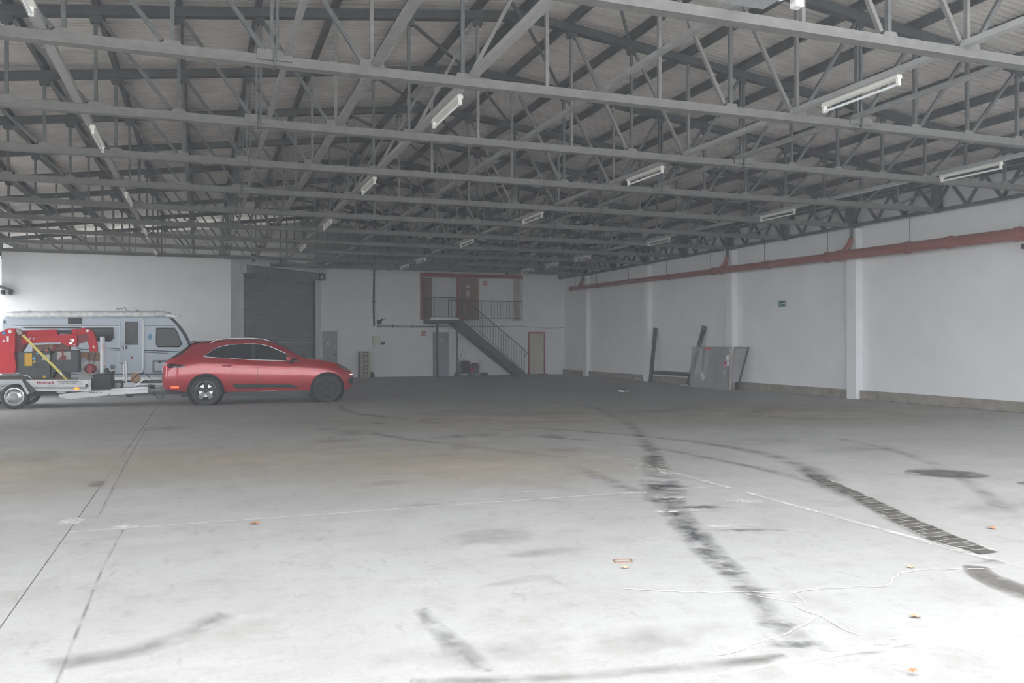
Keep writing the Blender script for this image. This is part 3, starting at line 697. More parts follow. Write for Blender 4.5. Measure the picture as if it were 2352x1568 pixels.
S_crack = stain_mat('crack', (.16, .155, .15), .6, 5, .36, .6, .4)
# oil track that curves in from the far side and runs to the front
T1 = [(8.14, 19.97), (8.40, 18.6), (8.37, 17.2), (7.67, 14.78), (7.18, 13.33), (6.54, 11.86), (6.0, 10.68), (5.35, 9.35), (5.04, 8.76)]
ribbon('tyre_mark', T1, (.22, .34), S_tyre)
ribbon('oil_stain', [(5.55, 9.8), (5.25, 9.2), (5.0, 8.7), (4.75, 8.1)], (.3, .42), S_oil)
ribbon('oil_stain', [(4.62, 8.0), (4.42, 7.55), (4.2, 7.15), (4.0, 6.87)], (.48, .45), S_oil)
ribbon('oil_stain', [(4.2, 7.1), (3.95, 6.6), (3.76, 6.12), (3.52, 5.49), (3.34, 5.03), (3.24, 4.68)], (.36, .24), S_oil)
ribbon('oil_stain', [(3.34, 5.03), (3.1, 4.29), (2.87, 3.76), (2.79, 3.29)], (.24, .18), S_tyre)
for x, y, a, b in ((2.87, 3.7, .16, .07), (3.1, 4.3, .15, .08), (3.22, 4.62, .12, .07), (2.75, 3.42, .18, .06), (4.5, 7.65, .3, .2), (4.25, 6.55, .28, .12), (4.05, 5.62, .32, .08)):
    blob('oil_stain', x, y, a, b, S_oil, -.35)
ribbon('tyre_mark', [(4.95, 14.24), (5.81, 13.15), (6.58, 11.84), (6.98, 10.59), (7.05, 9.38), (6.72, 8.21), (6.3, 7.34)], (.16, .42), S_tyre_l)
ribbon('tyre_mark', [(4.9, 12.8), (5.3, 12.0), (5.71, 11.3), (6.06, 10.0), (6.17, 8.42), (6.13, 7.4), (6.01, 7.0), (5.85, 6.4)], (.14, .30), S_tyre)
ribbon('tyre_mark', [(3.03, 20.36), (3.03, 18.07), (3.67, 16.32), (4.14, 15.3)], .3, S_tyre_l)
ribbon('tyre_mark', [(2.6, 14.0), (2.92, 13.01), (3.36, 12.01), (3.85, 11.08), (4.4, 10.0)], .25, S_tyre_l)
ribbon('tyre_mark', [(4.19, 9.48), (4.17, 8.82), (4.09, 7.95), (4.05, 7.47)], (.2, .36), S_tyre)
ribbon('tyre_mark', [(-.7, 4.4), (-.41, 4.45), (-.29, 4.48), (-.08, 4.65), (.13, 4.92)], .22, S_tyre_l)
ribbon('tyre_mark', [(9.2, 10.5), (8.9, 9.0), (8.2, 7.6), (7.4, 6.4), (6.6, 5.4)], .25, S_soft)
ribbon('oil_stain', [(1.14, 4.62), (1.15, 4.3), (1.16, 4.0), (1.18, 3.62)], (.10, .2), S_tyre)
ribbon('damp_edge', [(.85, 3.62), (1.3, 3.5), (1.9, 3.38), (2.6, 3.3)], .12, S_tyre_l)
for x, y, a, b, r_ in ((2.03, 14.82, .24, .16, 0), (4.1, 14.42, .30, .20, -.2), (4.17, 15.29, .32, .25, 0), (2.12, 10.79, .14, .13, 0), (3.1, 15.55, .16, .4, .3), (4.75, 15.3, .35, .3, 0), (1.85, 13.4, .1, .15, 0)):
    blob('oil_stain', x, y, a, b, S_oil, r_)
for x, y, a, b, r_ in ((1.77, 7.56, .38, .10, -.05), (1.82, 8.88, .30, .2, 0), (2.38, 14.04, .4, .5, 0), (1.9, 13.0, .5, .3, 0), (2.25, 5.55, .35, .12, 0), (1.9, 4.95, .28, .08, .2), (2.1, 6.15, .4, .3, 0), (3.2, 9.5, .4, .3, 0), (6.4, 16.5, 1.0, .8, 0), (5.2, 17.6, 1.1, .5, .2), (3.9, 12.9, .7, .4, 0), (5.0, 12.4, .6, .4, 0), (7.7, 10.6, .9, .5, 0), (8.6, 9.4, .8, .35, 0), (4.6, 10.8, .5, .3, 0), (-2.2, 12.6, .8, .7, 0), (-2.6, 9.6, .8, .3, 0), (-.6, 16.0, .7, .5, 0), (6.8, 5.6, .6, .3, 0), (7.3, 5.2, .5, .3, 0), (9.5, 16.0, 1.6, .8, 0), (1.3, 3.9, .5, .2, 0), (2.2, 3.75, .5, .2, 0)):
    blob('dirt_patch', x, y, a, b, S_soft, r_)
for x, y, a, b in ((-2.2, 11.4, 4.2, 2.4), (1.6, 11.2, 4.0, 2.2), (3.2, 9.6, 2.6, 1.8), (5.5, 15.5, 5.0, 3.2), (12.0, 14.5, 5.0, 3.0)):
    blob('warm_light_patch', x, y, a, b, S_warmlight)  # painted band of warm light across the middle of the floor
blob('oil_stain', 7.88, 7.25, .46, .36, S_wet, -.62, jag=.1); blob('oil_stain', 7.9, 7.25, .42, .30, S_wet, -.62, jag=.1); blob('oil_stain', 8.15, 6.45, .12, .12, S_wet)
blob('oil_stain', 4.98, 4.25, .14, .09, S_oil, -.1)
ribbon('damp_edge', [(4.82, 4.2), (4.7, 4.05), (4.62, 3.84), (4.55, 3.5)], (.15, .3), S_wet)
ribbon('joint_crack', [(-.6, 3.9), (-.61, 5.0), (-.62, 6.14), (-.59, 7.57)], .018, S_crack)
ribbon('joint_crack', [(-.84, 8.0), (-.88, 10.6), (-.93, 16.0)], .02, S_crack)
# broken concrete along the joints and pale cracks
ribbon('chipped_edge', [(5.04, 9.9), (5.06, 9.1), (5.05, 8.2), (5.06, 7.2), (5.06, 6.2), (5.07, 5.2), (5.06, 4.2)], .09, S_white)
ribbon('chipped_edge', [(4.66, 9.0), (4.85, 8.9), (5.0, 8.75)], .16, S_white)
ribbon('chipped_edge', [(4.98, 8.7), (4.95, 8.4), (4.9, 8.3)], .16, S_white)
ribbon('chipped_edge', [(3.85, 7.42), (4.0, 7.4), (4.12, 7.36)], .10, S_white)
ribbon('chipped_edge', [(3.92, 7.18), (4.13, 7.1), (4.36, 7.02)], .12, S_white)
ribbon('chipped_edge', [(3.73, 6.52), (3.9, 6.47), (4.2, 6.44)], .09, S_white)
ribbon('chipped_edge', [(3.84, 5.86), (3.93, 5.81), (4.04, 5.79)], .06, S_white)
blob('chipped_edge', 4.12, 5.78, .11, .045, S_white, -.3); blob('chipped_edge', 4.78, 6.68, .17, .13, S_white, -.5); blob('chipped_edge', 3.06, 7.35+.5, .12, .06, S_white, -.2)
blob('chipped_edge', -1.02, 7.9, .12, .18, S_white); blob('chipped_edge', -1.05, 9.9, .10, .2, S_crack); blob('chipped_edge', -.6, 7.5, .12, .1, S_white)
blob('chipped_edge', 3.1, 3.27, .3, .06, S_white, .0)
ribbon('pale_crack', [(2.4, 4.55), (2.7, 4.35), (3.01, 4.25), (3.3, 4.12), (3.52, 4.14), (3.91, 4.05), (4.21, 4.23), (4.37, 4.25), (4.71, 4.17), (4.95, 4.1)], .014, S_line, jag=.014)
ribbon('pale_crack', [(3.3, 4.12), (3.23, 3.96), (3.14, 3.92), (3.14, 3.73), (3.13, 3.41)], .014, S_line, jag=.014)
ribbon('pale_crack', [(3.01, 4.22), (3.1, 4.08), (3.22, 3.93)], .011, S_line, jag=.012)
ribbon('pale_crack', [(3.14, 3.73), (2.9, 3.6), (2.6, 3.5), (2.3, 3.42)], .014, S_line, jag=.012)
ribbon('pale_crack', [(.85, 7.6), (1.55, 7.5), (2.74, 7.44), (4.0, 7.4)], .012, S_line, jag=.004)
# frame of a small floor cover
mc = [(2.645, 5.19), (2.765, 5.155), (2.735, 5.09), (2.625, 5.12)]
for a, b in zip(mc, mc[1:]+mc[:1]): MB().bar((*a, .003), (*b, .003), .008, .006).build('cover_frame', mat('rusty_frame', (.25, .15, .11), .8), floor)
# paving bricks laid bare in the damp strip right of the long joint
M_pv = [mat('damp_paver_%d' % i, c, .45, var=.15, scale=9) for i, c in enumerate(((.085, .077, .066), (.065, .06, .052), (.11, .10, .088), (.30, .29, .27)))]
pv = None; ST = [(6.42, 7.75), (5.95, 6.5), (5.50, 5.48), (5.30, 4.95), (5.14, 4.42)]
def sx(y):
    for (a, b), (c, d) in zip(ST, ST[1:]):
        if d <= y <= b: return a + (c-a)*(b-y)/(b-d)
ribbon('damp_edge', [(6.6, 8.1), (6.35, 7.6), (6.1, 7.0), (5.9, 6.4), (5.5, 5.5), (5.2, 4.7)], (.24, .36), S_tyre_l)
ribbon('joint_sand', [(6.3, 7.4), (5.95, 6.5), (5.50, 5.48), (5.30, 4.95), (5.17, 4.46)], (.17, .30), stain_mat('joint_sand', (.46, .45, .42), 1.0, 5, -1, -.5, .25))
def clip(poly, px, py, nx, ny):
    out = []
    for i in range(len(poly)):
        a, b = poly[i], poly[(i+1) % len(poly)]; da = (a[0]-px)*nx + (a[1]-py)*ny; db = (b[0]-px)*nx + (b[1]-py)*ny
        if da >= 0: out.append(a)
        if (da >= 0) != (db >= 0): f = da/(da-db); out.append((a[0]+(b[0]-a[0])*f, a[1]+(b[1]-a[1])*f))
    return out
for r_ in range(32):
    y = 4.46 + r_*.104
    for c_ in range(12):
        x = 4.98 + c_*.206 + (.103 if r_ % 2 else 0); q = sx(y)
        if q is None or abs(x - q) > .4: continue
        y2 = min(y+.3, 7.7); y1 = max(y-.3, 4.47); dx, dy = sx(y2)-sx(y1), y2-y1; l_ = math.hypot(dx, dy); nx, ny = dy/l_, -dx/l_
        hw = .135 - .022*(y-4.4)
        jr = lambda: random.uniform(-.012, .012)
        poly = [(x-.096, y-.0455), (x+.096, y-.0455), (x+.096, y+.0455), (x-.096, y+.0455)]
        poly = clip(poly, q-nx*(hw+jr()), y-ny*hw, nx, ny)
        if len(poly) > 2: poly = clip(poly, q+nx*(hw+jr()), y+ny*hw, -nx, -ny)
        if len(poly) > 2: poly = clip(poly, 5.12, y, 1, 0)
        if len(poly) < 3: continue
        ar = abs(sum(a[0]*b[1]-a[1]*b[0] for a, b in zip(poly, poly[1:]+poly[:1])))/2
        if ar < .0012: continue
        MB().prism(poly, 'z', .0050, .0070 + random.uniform(0, .0004)).build('paver', M_pv[(r_*7 + c_*3) % 3], floor)
# autumn leaves
M_leaf = mat('dry_leaf', (.42, .19, .09), .7, var=.3, scale=30); M_leaf2 = mat('pale_leaf', (.55, .36, .22), .7, var=.2, scale=30)
def leaf(lab, x, y, s, m, rot):
    mb = MB(); out = [(0, -.5), (.18, -.3), (.42, -.32), (.3, -.05), (.46, .18), (.2, .2), (.0, .55), (-.2, .2), (-.46, .18), (-.3, -.05), (-.42, -.32), (-.18, -.3)]
    vs = [(x, y, .018)]
    for a, b in out:
        vs.append((x + s*(a*math.cos(rot)-b*math.sin(rot)), y + s*(a*math.sin(rot)+b*math.cos(rot)), .006 + random.uniform(0, .03)*s*6))
    mb.add(vs, [(0, 1+i, 1+(i+1) % 12) for i in range(12)]); o = mb.build('dry_leaf', m, None, fixn=False); tag(o, lab, 'leaf', 'fallen leaves'); return o
leaf('reddish dry leaf on the floor at the far right, beyond the paver strip', 5.91, 4.99, .075, M_leaf, .6)
leaf('pale dry leaf on the floor at the lower right', 3.62, 3.53, .07, M_leaf2, 1.4)
leaf('small pale dry leaf near the pale crack', 4.39, 4.32, .06, M_leaf2, .3)
leaf('dry leaf closest to the bottom right corner', 3.01, 2.95, .05, M_leaf, 1.0)
leaf('orange dry leaf beside the small floor cover', 2.62, 4.97, .06, M_leaf2, 2.0)
leaf('reddish dry leaf left of the floor centre', .4, 7.26, .10, M_leaf, .2)

# ================================================================== the red car
M_car = mat('car_red', (.40, .012, .022), .32, metal=.25, coat=1.0, spec=.6)
M_chrome = mat('chrome', (.75, .76, .78), .18, metal=1.0)
M_rim = mat('rim_silver', (.55, .56, .57), .3, metal=.9)
M_rimd = mat('rim_dark', (.03, .031, .033), .3, metal=.5, coat=.5)
M_amber = mat('amber_light', (.9, .25, .04), .3, emit=(1.0, .30, .03), estr=1.0)
M_orange = mat('indicator_orange', (.8, .12, .03), .3, emit=(1.0, .13, .03), estr=1.0)
M_tail = mat('tail_lamp', (.03, .006, .008), .15, coat=.4)
M_dark = mat('dark_trim', (.022, .023, .025), .5)
CY = 22.50                                                # centre line of car
CX0, _ = U(473.3, 900, 21.6)                              # rear axle
car = thing('suv_car', 'red sport utility car with dark windows hitched to the trailer', 'car', (CX0 + 1.4, CY, 0))
top = np.array([(-.96,.68),(-.952,.80),(-.93,.95),(-.885,1.05),(-.80,1.13),(-.70,1.19),(-.55,1.31),(-.40,1.43),(-.30,1.50),(-.25,1.515),(-.05,1.545),(.1,1.565),(.5,1.60),(.9,1.612),(1.2,1.605),(1.42,1.58),(1.6,1.53),(1.87,1.385),(2.1,1.24),(2.24,1.15),(2.37,1.11),(2.6,1.09),(2.93,1.035),(3.13,.97),(3.30,.88),(3.42,.79),(3.49,.70),(3.51,.58)])
botp = np.array([(-.96,.58),(-.93,.42),(-.85,.335),(-.7,.29),(-.4,.28),(.4,.285),(2.4,.285),(3.05,.27),(3.35,.27),(3.45,.33),(3.5,.44),(3.51,.52)])
wid = np.array([(-.96,.66),(-.93,.76),(-.85,.86),(-.6,.925),(-.2,.955),(.45,.945),(1.4,.93),(2.3,.945),(2.8,.955),(3.05,.915),(3.25,.83),(3.40,.72),(3.48,.60),(3.51,.50)])
bel = np.array([(-.96,.64),(-.9,.92),(-.7,1.06),(-.3,1.13),(-.05,1.155),(.6,1.11),(1.1,1.07),(2.1,1.02),(2.6,.98),(3.0,.90),(3.3,.78),(3.5,.58)])
fi = lambda A, x: float(np.interp(x, A[:, 0], A[:, 1]))
def section(x):
    zt, zb, w = fi(top, x), fi(botp, x), fi(wid, x); b = min(fi(bel, x), zt - .012); h = zt - b
    ye = w*.93 + (.60 - w*.93) * min(1, h/.42); mid = .5*(zb + b)
    return [(0, zb), (.80*w, zb), (.93*w, zb+.03), (.985*w, zb+.13*(b-zb)/.7), (w*.992, mid-.1*(b-zb)), (w, mid+.05), (.985*w, b-.12*(b-zb)/.7), (.958*w, b-.03), (.925*w, b+.01*min(1, h/.1)),
            (.5*(.925*w+ye)+.02*min(1, h/.4), b+h*.42), (ye+.012, b+h*.78), (ye*.93, b+h*.90), (.6*ye, b+h*.985), (0, zt)]
def side_y(x, z):
    s = section(x)[2:12]
    for (y0, z0), (y1, z1) in zip(s, s[1:]):
        if z0 <= z <= z1: return y0 + (y1-y0)*(z-z0)/max(1e-6, z1-z0)
    return s[-1][0] if z > s[-1][1] else s[0][0]
def CW(x, y, z): return (CX0 + x, CY - y, z)              # y > 0 is the side facing the camera
stx = list(np.concatenate([np.linspace(-.96, -.85, 8), np.linspace(-.82, 3.2, 80), np.linspace(3.24, 3.51, 16)]))
mb = MB(); rows = []
for x in stx:
    s = section(x); rows.append([CW(x, y, z) for y, z in s] + [CW(x, -y, z) for y, z in s[-2:0:-1]] + [CW(x, *s[0])])
mb.grid(rows)
n_ = len(rows[0]); mb.f.append(tuple(range(n_-1))); mb.f.append(tuple((len(rows)-1)*n_ + i for i in range(n_-1)))
body = mb.build('body', M_car, car, smooth=50)
bmw = bmesh.new(); bmw.from_mesh(body.data); bmesh.ops.remove_doubles(bmw, verts=bmw.verts, dist=.0005); bmesh.ops.recalc_face_normals(bmw, faces=bmw.faces); bmw.to_mesh(body.data); bmw.free()
WB = 2.807; AX = [(0., .352), (WB, .352)]
cut = MB()
for ax, az in AX:
    for s in (1, -1):
        M = Matrix.Translation(CW(ax, s*.90, az)) @ Matrix.Rotation(R(90), 4, 'X')
        cut.lathe([(0, -.34), (.415, -.34), (.415, .34), (0, .34)], M, 40)
cutter = cut.build('arch_cutter', M_car, car)
md = body.modifiers.new('arches', 'BOOLEAN'); md.object = cutter; md.operation = 'DIFFERENCE'; md.solver = 'EXACT'
bpy.context.view_layer.update()
dg = bpy.context.evaluated_depsgraph_get(); nm = bpy.data.meshes.new_from_object(body.evaluated_get(dg))
old = body.data; body.modifiers.clear(); body.data = nm; bpy.data.objects.remove(cutter)
for p in body.data.polygons: p.use_smooth = True
body.data.set_sharp_from_angle(angle=R(40))
def patch(name, m, lo, hi, x0, x1, n=40, k=6, off=.006, side=1, parent=None):
    rows = []
    for i in range(n+1):
        x = x0 + (x1-x0)*i/n; a, b = lo(x), hi(x); rows.append([CW(x, side*(side_y(x, a+(b-a)*j/k)+off), a+(b-a)*j/k) for j in range(k+1)])
    return MB().grid(rows).build(name, m, parent or car, smooth=True, fixn=False)
def I(*p): A = np.array(p); return lambda x: float(np.interp(x, A[:, 0], A[:, 1]))
dlo_lo = I((-.05, 1.175), (.3, 1.14), (1.1, 1.085), (2.14, 1.045)); dlo_hi = I((-.05, 1.18), (.03, 1.235), (.09, 1.285), (.19, 1.35), (.30, 1.405), (.51, 1.455), (.75, 1.475), (1.01, 1.483), (1.25, 1.465), (1.43, 1.425), (1.76, 1.275), (1.97, 1.15), (2.14, 1.05))
M_cglass = mat('car_glass', (.02, .024, .026), .04, spec=.35, coat=.15)
for s in (1, -1):
    patch('side_window', M_cglass, dlo_lo, dlo_hi, -.05, 2.14, 60, 8, .006, s)
    pts = [CW(x, s*(side_y(x, dlo_hi(x))+.008), dlo_hi(x)) for x in np.linspace(-.05, 2.14, 50)]
    pts2 = [CW(x, s*(side_y(x, dlo_lo(x))+.008), dlo_lo(x)) for x in np.linspace(-.05, 2.14, 30)]
    MB().tube(pts, .010, 6).build('window_trim', M_chrome, car, smooth=60); MB().tube(pts2, .008, 6).build('window_trim', M_chrome, car, smooth=60)
    patch('pillar', M_dark, lambda x: dlo_lo(x)+.004, lambda x: dlo_hi(x)-.006, 1.02, 1.12, 4, 8, .009, s)
    patch('side_blade', M_dark, I((.60, .485), (.66, .385), (2.14, .385)), I((.60, .505), (1.0, .50), (1.92, .475), (2.14, .39)), .60, 2.14, 30, 3, .010, s)
    patch('sill', M_dark, lambda x: .2, lambda x: .30, .42, 2.38, 12, 3, .0, s)
    MB().tube([CW(x, s*(side_y(x, .31)+.006), .31) for x in np.linspace(.50, 2.3, 16)], .008, 6).build('sill_trim', M_chrome, car, smooth=60)
    MB().tube([CW(1.165+.01*math.sin(k), s*(side_y(1.165, z)+.002), z) for k, z in enumerate(np.linspace(.36, 1.07, 10))], .0035, 5).build('door_seam', M_dark, car)
    MB().tube([CW(.42+.28*(f if f < .5 else .5), s*(side_y(.45, .4+.72*f)+.002), .4+.72*f) for f in np.linspace(0, 1, 10)], .0035, 5).build('door_seam', M_dark, car)
    MB().tube([CW(2.22-.03*f, s*(side_y(2.2, .4+.6*f)+.002), .4+.6*f) for f in np.linspace(0, 1, 8)], .0035, 5).build('door_seam', M_dark, car)
    for hx in (.36, 1.34): MB().tube([CW(hx, s*(side_y(hx, .955)+.005), .955), CW(hx+.05, s*(side_y(hx, .955)+.028), .955), CW(hx+.15, s*(side_y(hx, .955)+.028), .952), CW(hx+.2, s*(side_y(hx, .95)+.005), .95)], .013, 8).build('door_handle', M_car, car, smooth=60)
    ry = lambda x: .565
    MB().tube([CW(.12, s*.60, 1.50), CW(.25, s*.60, 1.585), CW(.6, s*.60, 1.618), CW(1.0, s*.60, 1.623), CW(1.3, s*.59, 1.60), CW(1.48, s*.58, 1.545)], .016, 8).build('roof_rail', M_chrome, car, smooth=60)
    mm = MB(); mm.lathe([(0, -.10), (.06, -.085), (.085, 0), (.06, .09), (0, .10)], Matrix.Translation(CW(1.88, s*1.04, 1.115)) @ Matrix.Diagonal((.9, 1.2, .75, 1)), 14); mo = mm.build('wing_mirror', M_car, car, smooth=True)
    mm = MB(); mm.lathe([(0, -.09), (.05, -.08), (.075, 0), (.05, .05), (0, .06)], Matrix.Translation(CW(1.93, s*1.03, 1.065)) @ Matrix.Diagonal((1.1, 1.2, .7, 1)), 14); mm.build('mirror_shell', M_dark, mo, smooth=True)
    MB().bar(CW(1.96, s*.90, 1.04), CW(1.94, s*1.02, 1.06), .06, .04).build('mirror_arm', M_dark, car)
    patch('tail_lamp', M_tail, I((-.89, .93), (-.75, .905), (-.45, .925)), I((-.89, .97), (-.75, 1.015), (-.45, .97)), -.89, -.45, 16, 3, .008, s)
    patch('tail_light_strip', mat('tail_strip', (.7, .03, .03), .3, emit=(1, .05, .04), estr=1.2), lambda x: .925, lambda x: .94, -.92, -.82, 6, 2, .012, s)
    patch('headlamp', mat('headlamp_glass', (.09, .095, .1), .06, coat=1.0), I((3.02, .93), (3.2, .84), (3.36, .77)), I((3.02, .945), (3.15, .93), (3.30, .86), (3.36, .80)), 3.02, 3.36, 12, 3, .008, s)
    patch('running_light', mat('drl', (.9, .9, .88), .2, emit=(1, .98, .92), estr=3.0), lambda x: .675, lambda x: .692, 3.38, 3.46, 6, 2, .010, s)
    patch('front_vent', M_dark, I((3.34, .42), (3.48, .45)), I((3.34, .60), (3.48, .62)), 3.34, 3.48, 6, 4, .008, s)
    patch('indicator', M_orange, lambda x: .425, lambda x: .468, -.76, -.585, 8, 2, .012, s)
    patch('rear_valance', M_dark, lambda x: .29, I((-.9, .40), (-.42, .33)), -.9, -.40, 8, 3, .006, s)
    for ax, az in AX:                                         # dark liner in each wheel arch
        M = Matrix.Translation(CW(ax, s*.90, az)) @ Matrix.Rotation(R(90), 4, 'X')
        pr = [(.0, .30), (.408, .30), (.408, -.02)] if s == -1 else [(.0, -.30), (.408, -.30), (.408, .02)]
        MB().lathe(pr, M, 32).build('wheel_arch_liner', M_black, car, smooth=40, fixn=False)
# screens
for s_ in (1, -1): patch('rear_quarter_glass', M_cglass, I((-.80, 1.105), (-.55, 1.21), (-.34, 1.40)), I((-.80, 1.115), (-.70, 1.165), (-.55, 1.285), (-.34, 1.44)), -.80, -.34, 14, 3, .008, s_)
def topglass(name, xa, xb, j0, j1):
    rows = []
    for i in range(17):
        x = xa + (xb-xa)*i/16; s = section(x); ln = []
        pts = [s[j] for j in range(j0, j1+1)]; full = [(y*.97, z) for y, z in pts] + [(-y*.97, z) for y, z in pts[-2::-1]]
        rows.append([(CX0+x, CY-y, z+.006) for y, z in full])
    MB().grid(rows).build(name, M_cglass, car, smooth=True, fixn=False)
topglass('windscreen', 1.58, 2.24, 10, 13); topglass('rear_window', -.74, -.32, 9, 13)
m = MB(); m.prism([(CX0-.43, 1.46), (CX0-.26, 1.53), (CX0-.04, 1.555), (CX0-.04, 1.565), (CX0-.28, 1.548), (CX0-.45, 1.475)], 'y', CY-.58, CY+.58); m.build('spoiler', M_dark, car)
m = MB(); m.box(CX0-.55, CX0+3.2, CY-.7, CY+.7, .2, .34); m.build('underbody', M_black, car)
m = MB(); m.box(CX0+3.40, CX0+3.515, CY-.42, CY+.42, .42, .64); m.build('grille', M_dark, car, bevel=.03)
m = MB(); m.tube([CW(2.32, -.3, 1.135), CW(2.36, 0, 1.15), CW(2.32, .3, 1.135)], .02, 6); m.build('wiper', M_black, car)
box('number_plate', M_white, car, CX0-.975, CX0-.955, CY-.26, CY+.26, .78, .89)
# wheels
def wheel(parent, name, x, y, z, r, w, side, rim_m, spoke_m, style, steer=0., rr=.66):
    """side=-1: outer face looks to the camera"""
    M = Matrix.Translation((x, y, z)) @ Matrix.Rotation(steer, 4, 'Z') @ Matrix.Rotation(R(90)*(1 if side < 0 else -1), 4, 'X')
    ri = r*rr
    ty = MB().lathe([(ri, -w*.42), (ri+.02, -w*.5), (r-.03, -w*.5), (r-.006, -w*.36), (r, 0), (r-.006, w*.36), (r-.03, w*.5), (ri+.02, w*.5), (ri, w*.42)], M, 44).build(name, M_rubber, parent, smooth=50)
    MB().lathe([(ri+.004, w*.46), (ri-.012, w*.47), (ri-(.07 if style == 'twin' else .02), w*.30), (ri-.03, -w*.4), (ri+.004, -w*.44)], M, 40).build('rim_ring', spoke_m if style == 'twin' else rim_m, ty, smooth=40)
    if style == 'twin':
        MB().lathe([(0, w*.02), (ri-.075, w*.02), (ri-.075, 0), (0, 0)], M, 32).build('brake_disc', rim_m, ty, smooth=40)
        sp = MB()
        for k in range(5):
            for d in (-.15, .15):
                an = 2*math.pi*k/5 + .3
                p = M @ Vector((.05*math.cos(an+d*2), .05*math.sin(an+d*2), w*.36)); q = M @ Vector(((ri-.01)*math.cos(an+d), (ri-.01)*math.sin(an+d), w*.42))
                sp.bar(p, q, .05, .04, M.to_3x3() @ Vector((0, 0, 1)))
        sp.build('spokes', spoke_m, ty)
        MB().lathe([(0, w*.44), (.05, w*.43), (.07, w*.36), (.07, w*.2), (0, w*.2)], M, 20).build('hub_cap', spoke_m, ty, smooth=40)
    else:
        MB().lathe([(0, w*.30), (ri*.36, w*.30), (ri*.42, w*.34), (ri*.62, w*.30), (ri*.86, w*.16), (ri-.015, w*.36)], M, 40).build('rim_disc', rim_m, ty, smooth=40)
        hl = MB()
        for k in range(16):
            an = 2*math.pi*k/16; c = Vector((ri*.76*math.cos(an), ri*.76*math.sin(an), w*.245))
            hl.lathe([(0, .004), (.012, .004), (.012, -.01)], M @ Matrix.Translation(c), 8)
        hl.build('rim_holes', M_black, ty)
        MB().lathe([(0, w*.40), (ri*.34, w*.38), (ri*.36, w*.30), (0, w*.3)], M, 24).build('hub_cap', mat('cap_grey', (.32, .32, .33), .5), ty, smooth=40)
    return ty
M_disc = mat('disc_bright', (.85, .85, .87), .25, metal=.6)
M_discd = mat('disc_dull', (.022, .022, .023), .7)
wheel(car, 'wheel', CX0, CY-.82, .352, .352, .235, -1, M_disc, M_rimd, 'twin')
wheel(car, 'wheel', CX0+WB, CY-.82, .352, .352, .235, -1, M_discd, M_discd, 'twin', R(-8))
wheel(car, 'wheel', CX0, CY+.82, .352, .352, .235, 1, M_disc, M_rimd, 'twin')
wheel(car, 'wheel', CX0+WB, CY+.82, .352, .352, .235, 1, M_discd, M_rimd, 'twin', R(-10))
car.scale = (1.03, 1, 1); car.location.x += .035
box('brake_caliper', M_rim, car, CX0+WB-.20, CX0+WB-.12, CY-.86, CY-.78, .34, .46, bevel=.02)
m = MB(); m.tube([(CX0-.55, CY, .36), (CX0-.90, CY, .36), (CX0-.94, CY, .40), (CX0-.94, CY, .44)], .03, 10); m.build('tow_bar', M_galv, car, smooth=60)

# ================================================================== trailer with its load
TY = 22.0
def C1(x, y): return x/5.113, 680 + y/5.113              # drawing units of the vehicle study
def XZ(pts, Y, conv=C1): return [U(*conv(*p), Y) for p in pts]
def slab(name, m, parent, pts, Yref, y0, y1, bevel=0., conv=C1): return MB().prism(XZ(pts, Yref, conv), 'y', y0, y1).build(name, m, parent, bevel=bevel)
PXC = lambda x, y: (x, y)
M_alu = mat('trailer_aluminium', (.50, .52, .53), .4, metal=.4, var=.08, scale=6)
M_alud = mat('trailer_rail', (.40, .42, .43), .45, metal=.4, var=.08, scale=6)
M_signw = mat('sign_white', (.62, .62, .62), .5); M_ink = mat('lettering_red', (.35, .01, .04), .5); M_inkd = mat('lettering_dark', (.05, .04, .05), .5)
wx, wz = U(33.7, 913, TY); wz = .285
tr = thing('car_trailer', 'galvanised flat trailer with white sign board hitched behind the red car', 'trailer', (wx+.8, TY+.8, 0))
z_t = U(120, 872, TY)[1]; z_b = U(120, 898, TY)[1]; x_f = U(207, 885, TY)[0]; x_r = -5.95
box('bed', M_alud, tr, x_r, x_f, TY+.05, TY+1.60, z_b+.05, z_b+.12)
slab('side_panel_or_shade', M_alu, tr, [(59, 872), (207, 872), (207, 898), (84, 898), (70, 885)], TY, TY, TY+.04, conv=PXC)
box('side_panel_or_shade', M_alu, tr, x_r, x_f, TY+1.60, TY+1.64, z_b, z_t)
box('end_panel', M_alu, tr, x_f-.03, x_f+.0, TY+.04, TY+1.60, z_b, z_t)
for y in (889, 892.5): slab('groove', M_dark, tr, [(78, y-.5), (200, y-.5), (200, y+.5), (78, y+.5)], TY, TY-.004, TY+.001, conv=PXC)
box('corner_post', M_alud, tr, x_f-.05, x_f+.02, TY-.012, TY+.05, z_b-.02, z_t)
box('latch', M_steel_dark, tr, x_f-.10, x_f-.04, TY-.035, TY-.004, z_b+.08, z_b+.16, bevel=.01)
slab('fender', M_alud, tr, [(-90, 872), (52, 871), (70, 903), (65, 905), (49, 880), (-90, 881)], TY, TY-.13, TY+.02, conv=PXC)
slab('mud_flap', M_steel_dark, tr, [(52, 873), (59, 873), (84, 898), (72, 904), (70, 903)], TY, TY-.1, TY-.002, conv=PXC)
sg = slab('sign_board', M_signw, tr, [(82, 873.2), (188, 872.8), (188, 885.8), (82, 886.4)], TY, TY-.012, TY-.001, conv=PXC)
def tpos(x, y): a, b = U(x, y, TY); return (a, TY-.014, b)
text('lettering', 'Hobrack', .098, M_ink, sg, tpos(84.5, 882.2), bold=.0022, sx=1.05)
text('lettering', 'Arbeitsbühnenvermietung', .040, M_inkd, sg, tpos(131, 877.0), bold=.0006, sx=1.08)
text('lettering', '✆ 03 55 28 / 5 80 50'.replace('✆', '('), .040, M_inkd, sg, tpos(136.5, 881.4), bold=.0004, sx=1.1)
